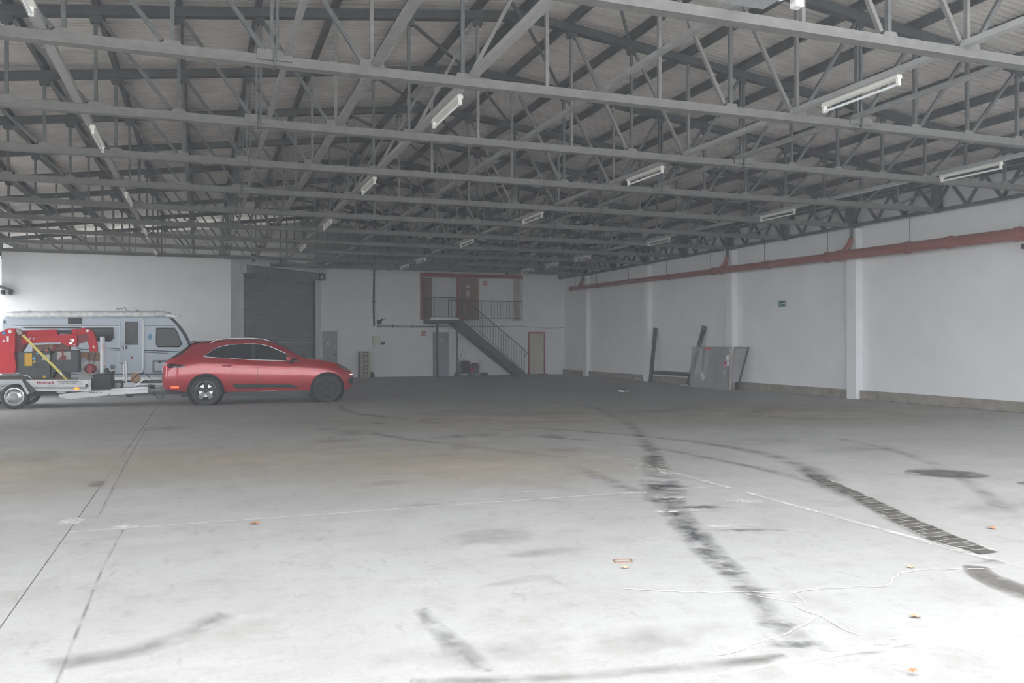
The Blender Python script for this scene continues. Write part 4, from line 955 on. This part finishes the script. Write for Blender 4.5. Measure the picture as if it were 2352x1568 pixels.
text('lettering', 'w w w . h o b r a c k . d e', .016, M_inkd, sg, tpos(108, 884.9), sx=1.6)
mk = MB(); cx_, cz_ = U(176, 892.3, TY); mk.lathe([(0, .012), (.045, .012), (.055, 0), (0, 0)], Matrix.Translation((cx_, TY-.02, cz_)) @ Matrix.Rotation(R(90), 4, 'X') @ Matrix.Diagonal((1.1, .62, 1, 1)), 18); mk.build('marker_light', M_amber, tr, smooth=40)
slab('drawbar', M_alu, tr, [(135, 905), (135, 912), (160, 917), (250, 908), (340, 902), (340, 893), (205, 897)], TY+.25, TY+.22, TY+.32, conv=PXC, bevel=.006)
slab('drawbar', M_alu, tr, [(135, 905), (135, 912), (160, 917), (250, 908), (340, 902), (340, 893), (205, 897)], TY+.25, TY+1.30, TY+1.40, conv=PXC, bevel=.006)
slab('drawbar_top', M_galv, tr, [(255, 893), (330, 888), (340, 889), (340, 894), (255, 898)], TY+.3, TY+.32, TY+1.30, conv=PXC)
for i, x in enumerate((207, 212, 216, 221, 227, 233, 289, 250)):
    a, b = U(x, 901 if i < 6 else 905, TY+.2); MB().lathe([(0, .006), (.012, .006), (.014, 0)], Matrix.Translation((a, TY+.219, b)) @ Matrix.Rotation(R(90), 4, 'X'), 8).build('bolt', M_steel_mid, tr)
for x in (131, 137, 142): a, b = U(x, 901, TY); MB().lathe([(0, .01), (.02, .01), (.022, 0)], Matrix.Translation((a, TY+.1, b)) @ Matrix.Rotation(R(90), 4, 'X'), 8).build('bolt', M_galv, tr)
wheel(tr, 'wheel', wx, TY+.02, .285, .285, .19, -1, M_rim, M_rim, 'steel', rr=.70)
wheel(tr, 'wheel', wx-.68, TY+.02, .285, .285, .19, -1, M_rim, M_rim, 'steel', rr=.70)
wheel(tr, 'wheel', wx, TY+1.62, .285, .285, .19, 1, M_rim, M_rim, 'steel', rr=.70)
wheel(tr, 'wheel', wx-.68, TY+1.62, .285, .285, .19, 1, M_rim, M_rim, 'steel', rr=.70)
MB().bar((wx, TY+.1, .285), (wx, TY+1.5, .285), .09, .09).build('axle', M_steel_dark, tr); MB().bar((wx-.68, TY+.1, .285), (wx-.68, TY+1.5, .285), .09, .09).build('axle', M_steel_dark, tr)
MB().bar((*FL(100, 920)[:1], TY+.6, .40), (U(135, 900, TY)[0], TY+.6, .42), .05, .3).build('chassis_rail', M_steel_dark, tr)
# winch post, tool box, jockey wheel, brake lever, coupling
yc = TY + .82
a = U(230, 773, yc); b = U(230, 862, yc); c = U(241, 773, yc)
MB().box(a[0], a[0]+.055, yc-.05, yc+.05, b[1], a[1]).build('winch_post', M_galv, tr, bevel=.006)
MB().box(a[0]+.055, c[0], yc-.04, yc+.04, b[1]+.1, a[1]).build('winch_post_back', M_alud, tr)
slab('reflector_plate', mat('plate_pink', (.6, .42, .42), .5), tr, [(236.5, 790), (241.5, 790), (241.5, 811), (236.5, 811)], yc, yc-.06, yc-.041, conv=PXC)
slab('reflector_plate', MATS['plate_pink'], tr, [(238, 830), (243, 830), (243, 839), (238, 839)], yc, yc-.06, yc-.041, conv=PXC)
slab('wheel_stop', M_steel_dark, tr, [(240, 858), (240, 846), (246, 845), (256, 860), (257, 866)], yc, yc-.1, yc+.1, conv=PXC)
tb = thing('tool_box', 'black plastic tool box on the trailer drawbar', 'tool box', (*U(232, 898, TY+.45)[:1], TY+.75, U(232, 897.5, TY+.45)[1]))
slab('case', M_black, tb, [(213, 861), (257, 857), (257, 891.5), (213, 893)], TY+.45, TY+.40, TY+1.10, conv=PXC, bevel=.02)
slab('lid', mat('dark_lid', (.035, .037, .036), .6), tb, [(212, 861), (225, 859), (258, 853), (258, 857), (213, 862)], TY+.45, TY+.38, TY+1.12, conv=PXC, bevel=.01)
jx = U(290, 880, yc)[0]; jz0 = U(290, 889, yc)[1]; jz1 = U(290, 829, yc)[1]
MB().tube([(jx, yc, jz0), (jx, yc, jz1)], .028, 12).build('jockey_tube', M_galv, tr, smooth=40)
MB().tube([(jx, yc, jz1), (jx, yc, jz1+.04), (jx+.12, yc, jz1+.045), (jx+.12, yc, jz1+.07)], .008, 6).build('crank', M_galv, tr)
MB().lathe([(0, .06), (.02, .05), (.025, .03), (.014, 0), (0, 0)], Matrix.Translation((jx+.12, yc, jz1+.06)), 10).build('crank_knob', M_signred, tr, smooth=True)
MB().bar((jx-.06, yc+.02, jz0+.15), (jx-.06, yc+.02, jz1-.06), .02, .03).build('clamp_bar', M_lampw, tr); MB().bar((jx-.06, yc, jz1-.06), (jx-.17, yc, jz1-.04), .02, .02).build('clamp_lever', M_black, tr)
jw = U(272, 884, yc); wheel(tr, 'jockey_wheel', jw[0], yc-.05, jw[1], .115, .07, -1, mat('plastic_rim', (.28, .28, .27), .6), M_rim, 'steel', rr=.8)
slab('wheel_bracket', M_alud, tr, [(278, 884), (290, 878), (308, 878), (308, 890), (280, 892)], yc, yc-.03, yc+.03, conv=PXC)
MB().bar((*U(306, 889, yc)[:1], yc-.04, U(306, 889, yc)[1]), (U(331, 870, yc)[0], yc-.04, U(331, 870, yc)[1]), .025, .03).build('brake_lever', M_galv, tr)
MB().tube([(U(x, y, yc)[0], yc-.05, U(x, y, yc)[1]) for x, y in ((306, 869), (318, 859), (330, 857), (340, 862), (346, 870))], .011, 6).build('brake_cable', M_steel_dark, tr, smooth=60)
slab('brake_grip', M_lampw, tr, [(340, 871), (346, 869), (348, 871), (342, 874)], yc, yc-.07, yc-.03, conv=PXC)
MB().tube([(*U(340, 887, yc)[:1], yc, U(340, 887, yc)[1]), (U(356, 888, yc)[0], yc, U(356, 888, yc)[1])], .05, 12).build('rubber_bellows', M_black, tr)
MB().tube([(*U(356, 888, yc)[:1], yc, U(356, 888, yc)[1]), (U(372, 887, yc)[0], yc, U(372, 887, yc)[1])], [.035, .045], 12).build('coupling', M_galv, tr)
MB().tube([(U(x, y, yc)[0], yc-.1, U(x, y, yc)[1]) for x, y in ((345, 888), (347, 878), (355, 875), (370, 875), (375, 880))], .008, 6).build('spiral_cable', M_alud, tr, smooth=60)
MB().tube([(U(x, y, yc)[0], yc-.1, U(x, y, yc)[1]) for x, y in ((351, 900), (356, 907), (362, 914), (368, 916), (373, 912), (375, 903), (374, 892), (376, 888))], .009, 6).build('breakaway_cable', M_black, tr, smooth=60)
MB().lathe([(0, 0), (.06, 0), (.07, .05), (.06, .1), (0, .1)], Matrix.Translation((*U(297, 907, yc)[:1], yc, U(297, 911, yc)[1])), 14).build('jack_foot', M_steel_dark, tr, smooth=40)

# ---- red mini crane carried by the trailer
M_cr = mat('crane_red', (.56, .014, .026), .5, var=.06, scale=5, spec=.35); M_crd = mat('crane_dark_red', (.20, .012, .018), .5)
M_eng = mat('engine_cover', (.055, .06, .062), .55, var=.15, scale=7)
kY = TY + .55
bedz = z_b + .121
cr = thing('mini_crane', 'red compact crawler crane loaded on the trailer', 'crane', (U(100, 800, kY)[0], kY+.25, bedz))
slab('column', M_cr, cr, [(-260, 430), (0, 425), (60, 402), (100, 378), (190, 378), (190, 640), (165, 905), (-260, 915)], kY, kY-.12, kY+.55, bevel=.01)
slab('column_cheek', M_crd, cr, [(192, 400), (302, 405), (302, 560), (245, 650), (192, 655)], kY, kY+.02, kY+.35)
slab('column_foot', M_cr, cr, [(118, 660), (180, 650), (210, 820), (190, 905), (110, 905)], kY, kY-.2, kY-.02)
slab('outer_boom', M_cr, cr, [(262, 402), (662, 392), (685, 440), (690, 462), (262, 480)], kY+.1, kY+.05, kY+.32, bevel=.01)
slab('boom_cover', M_black, cr, [(668, 396), (872, 396), (852, 442), (690, 442)], kY+.1, kY+.06, kY+.3)
slab('main_boom', M_cr, cr, [(262, 478), (860, 442), (912, 452), (912, 592), (815, 592), (705, 542), (430, 548), (262, 560)], kY+.1, kY+.0, kY+.34, bevel=.01)
slab('boom_tip', M_cr, cr, [(845, 390), (905, 380), (915, 452), (850, 448)], kY+.1, kY+.03, kY+.32)
slab('boom_head', M_cr, cr, [(905, 385), (985, 372), (1060, 388), (1105, 430), (1135, 520), (1145, 652), (1055, 652), (1040, 560), (985, 470), (915, 520)], kY+.1, kY+.06, kY+.28, bevel=.01)
slab('sheave_plate', M_crd, cr, [(918, 460), (1020, 440), (1045, 500), (1000, 545), (918, 560)], kY+.1, kY+.02, kY+.058)
for x, y, r, m in ((850, 518, .032, M_rim), (822, 552, .03, M_rim), (826, 508, .02, M_white), (842, 540, .018, M_white), (865, 568, .02, M_white), (1016, 405, .034, M_white), (118, 415, .04, M_white), (48, 435, .04, mat('badge_blue', (.06, .25, .5), .5)), (46, 525, .025, M_white), (405, 730, .036, mat('sticker_cyan', (.1, .42, .65), .5)), (447, 672, .022, MATS['sticker_cyan']), (1088, 590, .022, M_white)):
    q = U(*C1(x, y), kY-.1); MB().lathe([(0, .008), (r, .008), (r, 0), (0, 0)], Matrix.Translation((q[0], kY-(.125 if x < 200 else (.005 if x < 900 and y < 600 else (-.055 if x > 900 else .16))), q[1])) @ Matrix.Rotation(R(90), 4, 'X'), 14).build('badge', m, cr)
slab('engine_cover', M_eng, cr, [(212, 655), (590, 645), (590, 972), (372, 972), (345, 935), (212, 905)], kY-.15, kY-.155, kY+.55, bevel=.015)
cs = slab('control_console', M_eng, cr, [(602, 700), (650, 640), (905, 632), (920, 660), (920, 893), (850, 895), (640, 890), (600, 972)], kY-.1, kY-.13, kY+.4, bevel=.012)
slab('console_face', mat('console_grey', (.42, .41, .38), .6), cs, [(672, 652), (830, 650), (830, 745), (672, 748)], kY-.1, kY-.137, kY-.131)
slab('console_lever', M_crd, cs, [(725, 615), (755, 610), (748, 690), (780, 705), (775, 745), (690, 745), (732, 690)], kY-.1, kY-.16, kY-.138)
slab('yellow_panel', mat('panel_yellow', (.62, .36, .01), .5), cr, [(290, 670), (378, 668), (378, 818), (290, 820)], kY-.15, kY-.168, kY-.156)
slab('white_panel', mat('panel_pale', (.5, .5, .48), .6), cr, [(500, 690), (590, 684), (590, 748), (500, 752)], kY-.15, kY-.168, kY-.156)
slab('dark_socket', M_black, cr, [(403, 782), (450, 782), (450, 838), (403, 838)], kY-.15, kY-.168, kY-.156)
slab('column_label', M_white, cr, [(76, 470), (106, 470), (106, 535), (76, 535)], kY-.1, kY-.128, kY-.121)
for pts in ([(405, 748), (388, 778), (424, 778)], [(520, 920), (500, 955), (540, 955)]): slab('warning_label', mat('warn_yellow', (.7, .5, .05), .5), cr, pts, kY-.15, kY-.168, kY-.156)
slab('warning_label', MATS['warn_yellow'], cr, [(1095, 585), (1125, 605), (1100, 615)], kY+.05, kY+.05, kY+.058)
slab('winch_cover', M_steel_dark, cr, [(480, 605), (550, 610), (600, 655), (490, 650)], kY-.1, kY-.05, kY+.2); slab('orange_beacon', mat('beacon', (.6, .12, .02), .4), cr, [(520, 630), (550, 620), (572, 650), (530, 655)], kY-.12, kY-.1, kY-.05)
trk = slab('crawler_track', mat('track_rubber', (.075, .062, .05), .8, var=.3, scale=12), cr, [(-260, 930), (255, 925), (330, 945), (362, 978), (362, 985), (-260, 985)], kY-.2, kY-.42, kY-.17)
for i in range(12):
    x = -40 + i*26; slab('track_pad', mat('pad_dusty', (.22, .20, .15), .85), trk, [(x, 927), (x+14, 926), (x+14, 935), (x, 936)], kY-.2, kY-.43, kY-.165)
hb = U(*C1(1063, 850), kY+.17)
m = MB(); m.lathe([(0, -.07), (.10, -.065), (.135, -.03), (.135, .03), (.10, .065), (0, .07)], Matrix.Translation((hb[0], kY+.17, hb[1])) @ Matrix.Rotation(R(90), 4, 'X') @ Matrix.Diagonal((1, .88, 1, 1)), 12); hk = m.build('hook_block', M_crd, cr, smooth=40)
MB().box(hb[0]-.03, hb[0]+.03, kY+.08, kY+.1, hb[1]-.1, hb[1]+.1).build('hook_plate', M_cr, hk)
MB().tube([(hb[0]-.02, kY+.17, hb[1]-.11), (hb[0]-.02, kY+.17, hb[1]-.17), (hb[0]+.02, kY+.17, hb[1]-.19), (hb[0]+.04, kY+.17, hb[1]-.15)], .014, 6).build('hook', M_galv, hk)
for x0, x1 in ((1045, 1030), (1065, 1048), (1118, 1098), (1128, 1108)):
    p, q = U(*C1(x0, 650), kY+.17), U(*C1(x1, 795), kY+.17); MB().tube([(p[0], kY+.17, p[1]), (q[0], kY+.17, q[1])], .006, 5).build('hoist_rope', M_steel_dark, cr)
MB().tube([(U(*C1(x, y), kY)[0], kY, U(*C1(x, y), kY)[1]) for x, y in ((905, 598), (930, 618), (990, 628), (1040, 625))], .012, 6).build('hose', M_black, cr, smooth=60)
for x0, x1 in ((540, 540), (700, 700)): p, q = U(*C1(x0, 540), kY), U(*C1(x1, 560), kY); MB().bar((p[0], kY-.01, p[1]), (q[0], kY-.01, q[1]), .02, .02).build('pin', M_galv, cr)
for x in (350, 395):
    MB().tube([(U(*C1(a_, b_), kY)[0], kY-.03, U(*C1(a_, b_), kY)[1]) for a_, b_ in ((x, 515), (x+2, 492), (x+16, 488))], .011, 6).build('grab_handle', M_white, cr, smooth=60)
slab('hook_bracket', M_crd, cr, [(605, 640), (640, 570), (668, 560), (665, 600), (625, 650)], kY, kY-.06, kY+.05)
# strap
sp = thing('ratchet_strap', 'yellow ratchet strap running diagonally over the red crane', 'strap', (U(*C1(520, 700), kY)[0], kY-.3, bedz))
P = [U(*C1(x, y), kY-.3) for x, y in ((240, 410), (262, 455), (420, 620), (700, 895), (785, 980))]
for (p, q) in zip(P[1:], P[2:]): MB().bar((p[0], kY-.24, p[1]), (q[0], kY-.24, q[1]), .012, .055, (0, 0, 1)).build('webbing', mat('strap_yellow', (.70, .58, .14), .7), sp)
slab('end_wrap', mat('strap_wrap', (.38, .33, .30), .8), sp, [(185, 395), (235, 385), (268, 415), (262, 452), (222, 452), (205, 425)], kY-.2, kY-.26, kY-.14, bevel=.02)
slab('ratchet', M_black, sp, [(722, 890), (770, 885), (830, 930), (830, 955), (800, 975), (770, 950)], kY-.3, kY-.31, kY-.255, bevel=.01)
slab('ratchet_buckle', M_galv, sp, [(700, 895), (722, 890), (735, 920), (712, 928)], kY-.3, kY-.30, kY-.25)
# boxes on the trailer
bY = TY + 1.25
M_card = mat('cardboard', (.40, .27, .17), .85, var=.08, scale=5)
bx = thing('cardboard_box', 'brown cardboard box standing behind the crane boom', 'box', (U(*C1(595, 700), bY)[0], bY+.2, bedz))
MB().prism(XZ([(380, 575), (812, 552)], bY) + [(U(*C1(812, 900), bY)[0], bedz), (U(*C1(380, 900), bY)[0], bedz)], 'y', bY, bY+.33).build('carton', M_card, bx); slab('tape', mat('tape', (.5, .38, .25), .5), bx, [(585, 566), (610, 564), (610, 700), (585, 700)], bY, bY-.003, bY)
bx = thing('packing_box', 'brown and white packing box behind the hook block', 'box', (U(*C1(1055, 800), bY)[0], bY+.1, bedz))
MB().prism(XZ([(922, 745), (1192, 762)], bY) + [(U(*C1(1192, 900), bY)[0], bedz), (U(*C1(922, 900), bY)[0], bedz)], 'y', bY, bY+.3).build('carton', M_white, bx); slab('lid', M_card, bx, [(918, 652), (1192, 665), (1192, 764), (918, 747)], bY, bY-.02, bY+.32)
slab('bag_label', mat('label_lilac', (.55, .58, .66), .6), bx, [(935, 750), (995, 715), (1025, 755), (960, 785)], bY, bY-.03, bY-.021); slab('seam', M_steel_mid, bx, [(922, 850), (1192, 855), (1192, 859), (922, 854)], bY, bY-.003, bY)
bx = thing('small_carton', 'small cardboard box under the brake lever on the drawbar', 'box', (U(311, 870, yc+.2)[0], yc+.25, U(311, 878, yc+.2)[1]))
slab('carton', M_card, bx, [(300, 855), (321, 857), (322, 876), (304, 877)], yc+.2, yc+.12, yc+.35, conv=PXC); slab('carton_side', mat('carton_orange', (.35, .12, .06), .8), bx, [(300, 869), (306, 869), (308, 880), (304, 877)], yc+.2, yc+.10, yc+.119, conv=PXC)

# ================================================================== caravan
VY = 26.3
M_cv = mat('caravan_silver', (.38, .44, .50), .4, metal=.2, var=.03, scale=2); M_cvw = mat('caravan_white', (.80, .82, .84), .45)
M_awn = mat('awning_silver', (.74, .77, .77), .4, metal=.15, var=.22, scale=9, bump=.8)
cv = thing('caravan', 'silver grey caravan with dark windows parked behind the trailer', 'caravan', (U(220, 860, VY)[0], VY+1.1, 0))
side = [(15, 300), (30, 262), (70, 232), (150, 222), (1990, 235), (2040, 262), (2110, 342), (2180, 440), (2232, 545), (2268, 640), (2285, 760), (2285, 900), (2250, 948), (20, 952), (8, 700)]
slab('body', M_cv, cv, side, VY, VY, VY+2.25, bevel=.03)
slab('skirt', M_cvw, cv, [(25, 930), (2240, 925), (2230, 985), (30, 990)], VY, VY+.02, VY+2.2)
slab('chassis', M_steel_dark, cv, [(100, 985), (2200, 980), (2150, 1025), (150, 1030)], VY, VY+.3, VY+1.9)
roofp = [(60, 236), (80, 205), (150, 192), (1890, 188), (1960, 210), (2000, 240)]
slab('roof', M_cvw, cv, roofp, VY, VY-.02, VY+2.27, bevel=.02)
# wrapped awning: a slightly wrinkled roll along the roof edge
rows = []; n_a = 90
for i in range(n_a+1):
    f = i/n_a; x = 20 + 2000*f; c = U(*C1(x, 218 - 8*f), VY-.1); rr = .085*(min(1, f*14)**.5)*(min(1, (1-f)*16)**.5) + .012
    rows.append([(c[0], VY-.06 + (rr + random.uniform(-.006, .006))*math.cos(a_)*1.1, c[1] + (rr + random.uniform(-.007, .007))*math.sin(a_)*.95) for a_ in np.linspace(0, 2*math.pi, 15)])
MB().grid(rows).build('awning_roll', M_awn, cv, smooth=True)
slab('awning_tip', M_awn, cv, [(1890, 200), (2010, 206), (2146, 232), (2080, 255), (1960, 248), (1900, 238)], VY, VY-.13, VY+.02, bevel=.02)
def frame_line(name, pts, r, m, y, close=True, parent=None):
    P = [U(*C1(*p), VY) for p in pts]; Q = [(p[0], y, p[1]) for p in P]
    if close: Q.append(Q[0])
    return MB().tube(Q, r, 6, cap=not close).build(name, m, parent or cv, smooth=60)
M_cvg = mat('caravan_glass', (.02, .018, .02), .12, spec=.22)
wd = slab('window', M_cvg, cv, [(1838, 378), (2048, 378), (2075, 420), (2130, 555), (2108, 590), (1855, 590), (1836, 560)], VY, VY-.03, VY+.01, bevel=.008)
frame_line('window_rim', [(1838, 376), (2050, 376), (2078, 420), (2134, 555), (2110, 594), (1852, 594), (1833, 562)], .012, M_black, VY-.025, parent=wd)
wd = slab('window', M_cvg, cv, [(1000, 378), (1325, 376), (1328, 490), (1292, 528), (1000, 520)], VY, VY-.03, VY+.01, bevel=.008)
frame_line('window_rim', [(1000, 374), (1328, 373), (1331, 490), (1295, 531), (1000, 524)], .012, M_black, VY-.025, parent=wd)
dr = slab('door', M_cv, cv, [(1412, 300), (1425, 262), (1450, 250), (1650, 250), (1675, 262), (1684, 300), (1682, 870), (1665, 896), (1440, 896), (1414, 870)], VY, VY-.02, VY+.005)
frame_line('door_rim', [(1412, 300), (1425, 262), (1450, 248), (1650, 248), (1675, 262), (1685, 300), (1682, 870), (1665, 898), (1440, 898), (1412, 870)], .013, M_cvw, VY-.02, parent=dr)
slab('door_window', M_cvg, dr, [(1470, 297), (1620, 297), (1620, 570), (1470, 570)], VY, VY-.035, VY-.018, bevel=.006)
slab('door_handle', M_black, dr, [(1438, 592), (1455, 580), (1492, 582), (1492, 620), (1450, 622)], VY, VY-.05, VY-.02, bevel=.006); slab('handle_insert', M_lampw, dr, [(1458, 588), (1474, 588), (1474, 618), (1458, 618)], VY, VY-.056, VY-.05)
for x0, x1, y0, y1 in ((170, 1408, 345, 351), (1690, 2045, 342, 348)): slab('stripe', M_black, cv, [(x0, y0), (x1, y0), (x1, y1), (x0, y1)], VY, VY-.004, VY)
slab('stripe', M_black, cv, [(240, 360), (940, 358), (965, 378), (300, 378)], VY, VY-.004, VY)
slab('stripe', M_cvw, cv, [(170, 352), (1408, 351), (1408, 356), (170, 358)], VY, VY-.004, VY)
for pts in ([(1250, 604), (1408, 612), (1408, 624), (1250, 612)], [(1250, 626), (1408, 634), (1408, 642), (1250, 632)], [(1688, 628), (2150, 650), (2150, 660), (1688, 640)], [(1688, 652), (1990, 668), (1960, 674), (1688, 661)]): slab('stripe', M_black, cv, pts, VY, VY-.004, VY)
slab('stripe', M_black, cv, [(20, 912), (2260, 908), (2260, 917), (20, 921)], VY, VY-.006, VY)
slab('roof_vent', M_black, cv, [(798, 252), (966, 250), (966, 325), (798, 327)], VY, VY-.012, VY)
slab('fridge_vent', mat('vent_dark', (.10, .11, .115), .6), cv, [(1298, 806), (1345, 806), (1345, 858), (1298, 858)], VY, VY-.012, VY)
ht = slab('storage_hatch', mat('hatch_frame', (.17, .18, .19), .6), cv, [(1788, 752), (2100, 748), (2100, 892), (1790, 895)], VY, VY-.012, VY); slab('hatch_panel', M_cv, ht, [(1815, 775), (2075, 772), (2075, 868), (1815, 872)], VY, VY-.018, VY-.012); slab('hatch_lock', M_black, ht, [(1855, 762), (1890, 762), (1888, 785), (1858, 785)], VY, VY-.03, VY-.018)
slab('sticker', mat('sticker_blue', (.12, .27, .42), .5), cv, [(1740, 447), (1775, 440), (1785, 470), (1778, 510), (1738, 510)], VY, VY-.004, VY)
edge = [(2005, 245), (2035, 262), (2108, 342), (2178, 440), (2232, 545), (2262, 640)]; ine = [(x-28, y+10) for x, y in edge[::-1]]
slab('front_edge_trim', M_black, cv, edge + ine, VY, VY-.012, VY+.001)
slab('lamp', M_black, cv, [(40, 290), (60, 285), (58, 318), (48, 320)], VY, VY-.02, VY)
ac = slab('air_conditioner', M_cvw, cv, [(1338, 130), (1462, 124), (1500, 180), (1340, 182)], VY+.8, VY+.5, VY+1.3, bevel=.02); slab('air_conditioner_hood', M_cvw, ac, [(1462, 124), (1560, 130), (1606, 156), (1618, 182), (1500, 186)], VY+.8, VY+.55, VY+1.25, bevel=.02)
slab('maker_mark', M_inkd, ac, [(1365, 148), (1450, 143), (1450, 150), (1365, 155)], VY+.5, VY+.494, VY+.501)
for a_, b_ in ((262, 372), (556, 722), (960, 1212)): slab('roof_hatch', M_cvw, cv, [(a_, 186), (a_+20, 172), (b_-25, 170), (b_, 186), (b_, 192), (a_, 192)], VY+.8, VY+.6, VY+1.2, bevel=.01)
cwx = U(*C1(900, 990), VY)[0]
wheel(cv, 'wheel', cwx, VY+.2, .31, .31, .19, -1, M_rim, M_rim, 'steel'); wheel(cv, 'wheel', cwx, VY+2.05, .31, .31, .19, 1, M_rim, M_rim, 'steel')
fx = U(*C1(2150, 900), VY)[0]
MB().bar((fx-.3, VY+.6, .42), (fx+.9, VY+1.1, .42), .07, .1).build('drawbar', M_galv, cv); MB().bar((fx-.3, VY+1.6, .42), (fx+.9, VY+1.12, .42), .07, .1).build('drawbar', M_galv, cv)
MB().tube([(fx+.75, VY+1.1, 0), (fx+.75, VY+1.1, .7)], .03, 10).build('jockey_leg', M_galv, cv)

# ================================================================== trees outside the left rear gate
M_trunk = mat('bark', (.10, .075, .055), .9, var=.3, scale=6, bump=.3)
M_fol = mat('foliage', (.07, .13, .035), .7, var=.4, scale=2)
def tree(lab, x, y, h, r):
    t = thing('garden_tree', lab, 'tree', (x, y, 0), 0, 'trees outside the left gate')
    MB().tube([(x, y, 0), (x+.1, y, h*.3), (x-.05, y+.1, h*.6)], [.18, .13, .06], 8).build('trunk', M_trunk, t, smooth=60)
    mb = MB(); n = 3500; th = RNG.uniform(0, 2*math.pi, n); u = RNG.uniform(-1, 1, n); rad = RNG.uniform(.35, 1, n)**.5
    for i in range(n):
        c = Vector((x + r*rad[i]*math.sqrt(1-u[i]**2)*math.cos(th[i]), y + r*rad[i]*math.sqrt(1-u[i]**2)*math.sin(th[i]), h*.58 + h*.42*rad[i]*u[i]))
        a = Vector(RNG.normal(size=3)).normalized()*.13; b = Vector(RNG.normal(size=3)).normalized()*.13
        mb.add([c-a, c+b, c+a, c-b], [(0, 1, 2, 3)])
    mb.build('foliage', M_fol, t, fixn=False)
for i, (x, y, h, r) in enumerate(((-16.0, 36.5, 11.0, 2.1), (-16.1, 41.0, 11.5, 2.15), (-15.9, 45.5, 11.0, 2.1))):
    tree('leafy green tree outside the left gate, %s from the front' % ORD[i], x, y, h, r)

# ================================================================== added haze volume in the hall, standing in for lens glare
hz = bpy.data.materials.new('glare_haze'); hz.use_nodes = True; nt = hz.node_tree
for n_ in list(nt.nodes):
    if n_.type == 'BSDF_PRINCIPLED': nt.nodes.remove(n_)
vs_ = nt.nodes.new('ShaderNodeVolumeScatter'); vs_.inputs['Color'].default_value = (.93, .96, 1, 1); vs_.inputs['Density'].default_value = HAZE; vs_.inputs['Anisotropy'].default_value = .2
nt.links.new(vs_.outputs[0], nt.nodes['Material Output'].inputs['Volume'])
try: hz.cycles.homogeneous_volume = True
except Exception: pass
if HAZE > 0:
    hb_ = MB().prism([(HX0-.28, -.01), (HX1+.28, -.01), (HX1+.28, ztop(HX1+.28)+.315), (RX, RZ+.315), (HX0-.28, ztop(HX0-.28)+.315)], 'y', -4.0, HY1+.11).build('glare_haze', hz, None)
    hb_['kind'] = 'stuff'; hb_['label'] = 'thin added haze filling the hall, standing in for lens glare'; hb_['category'] = 'haze'
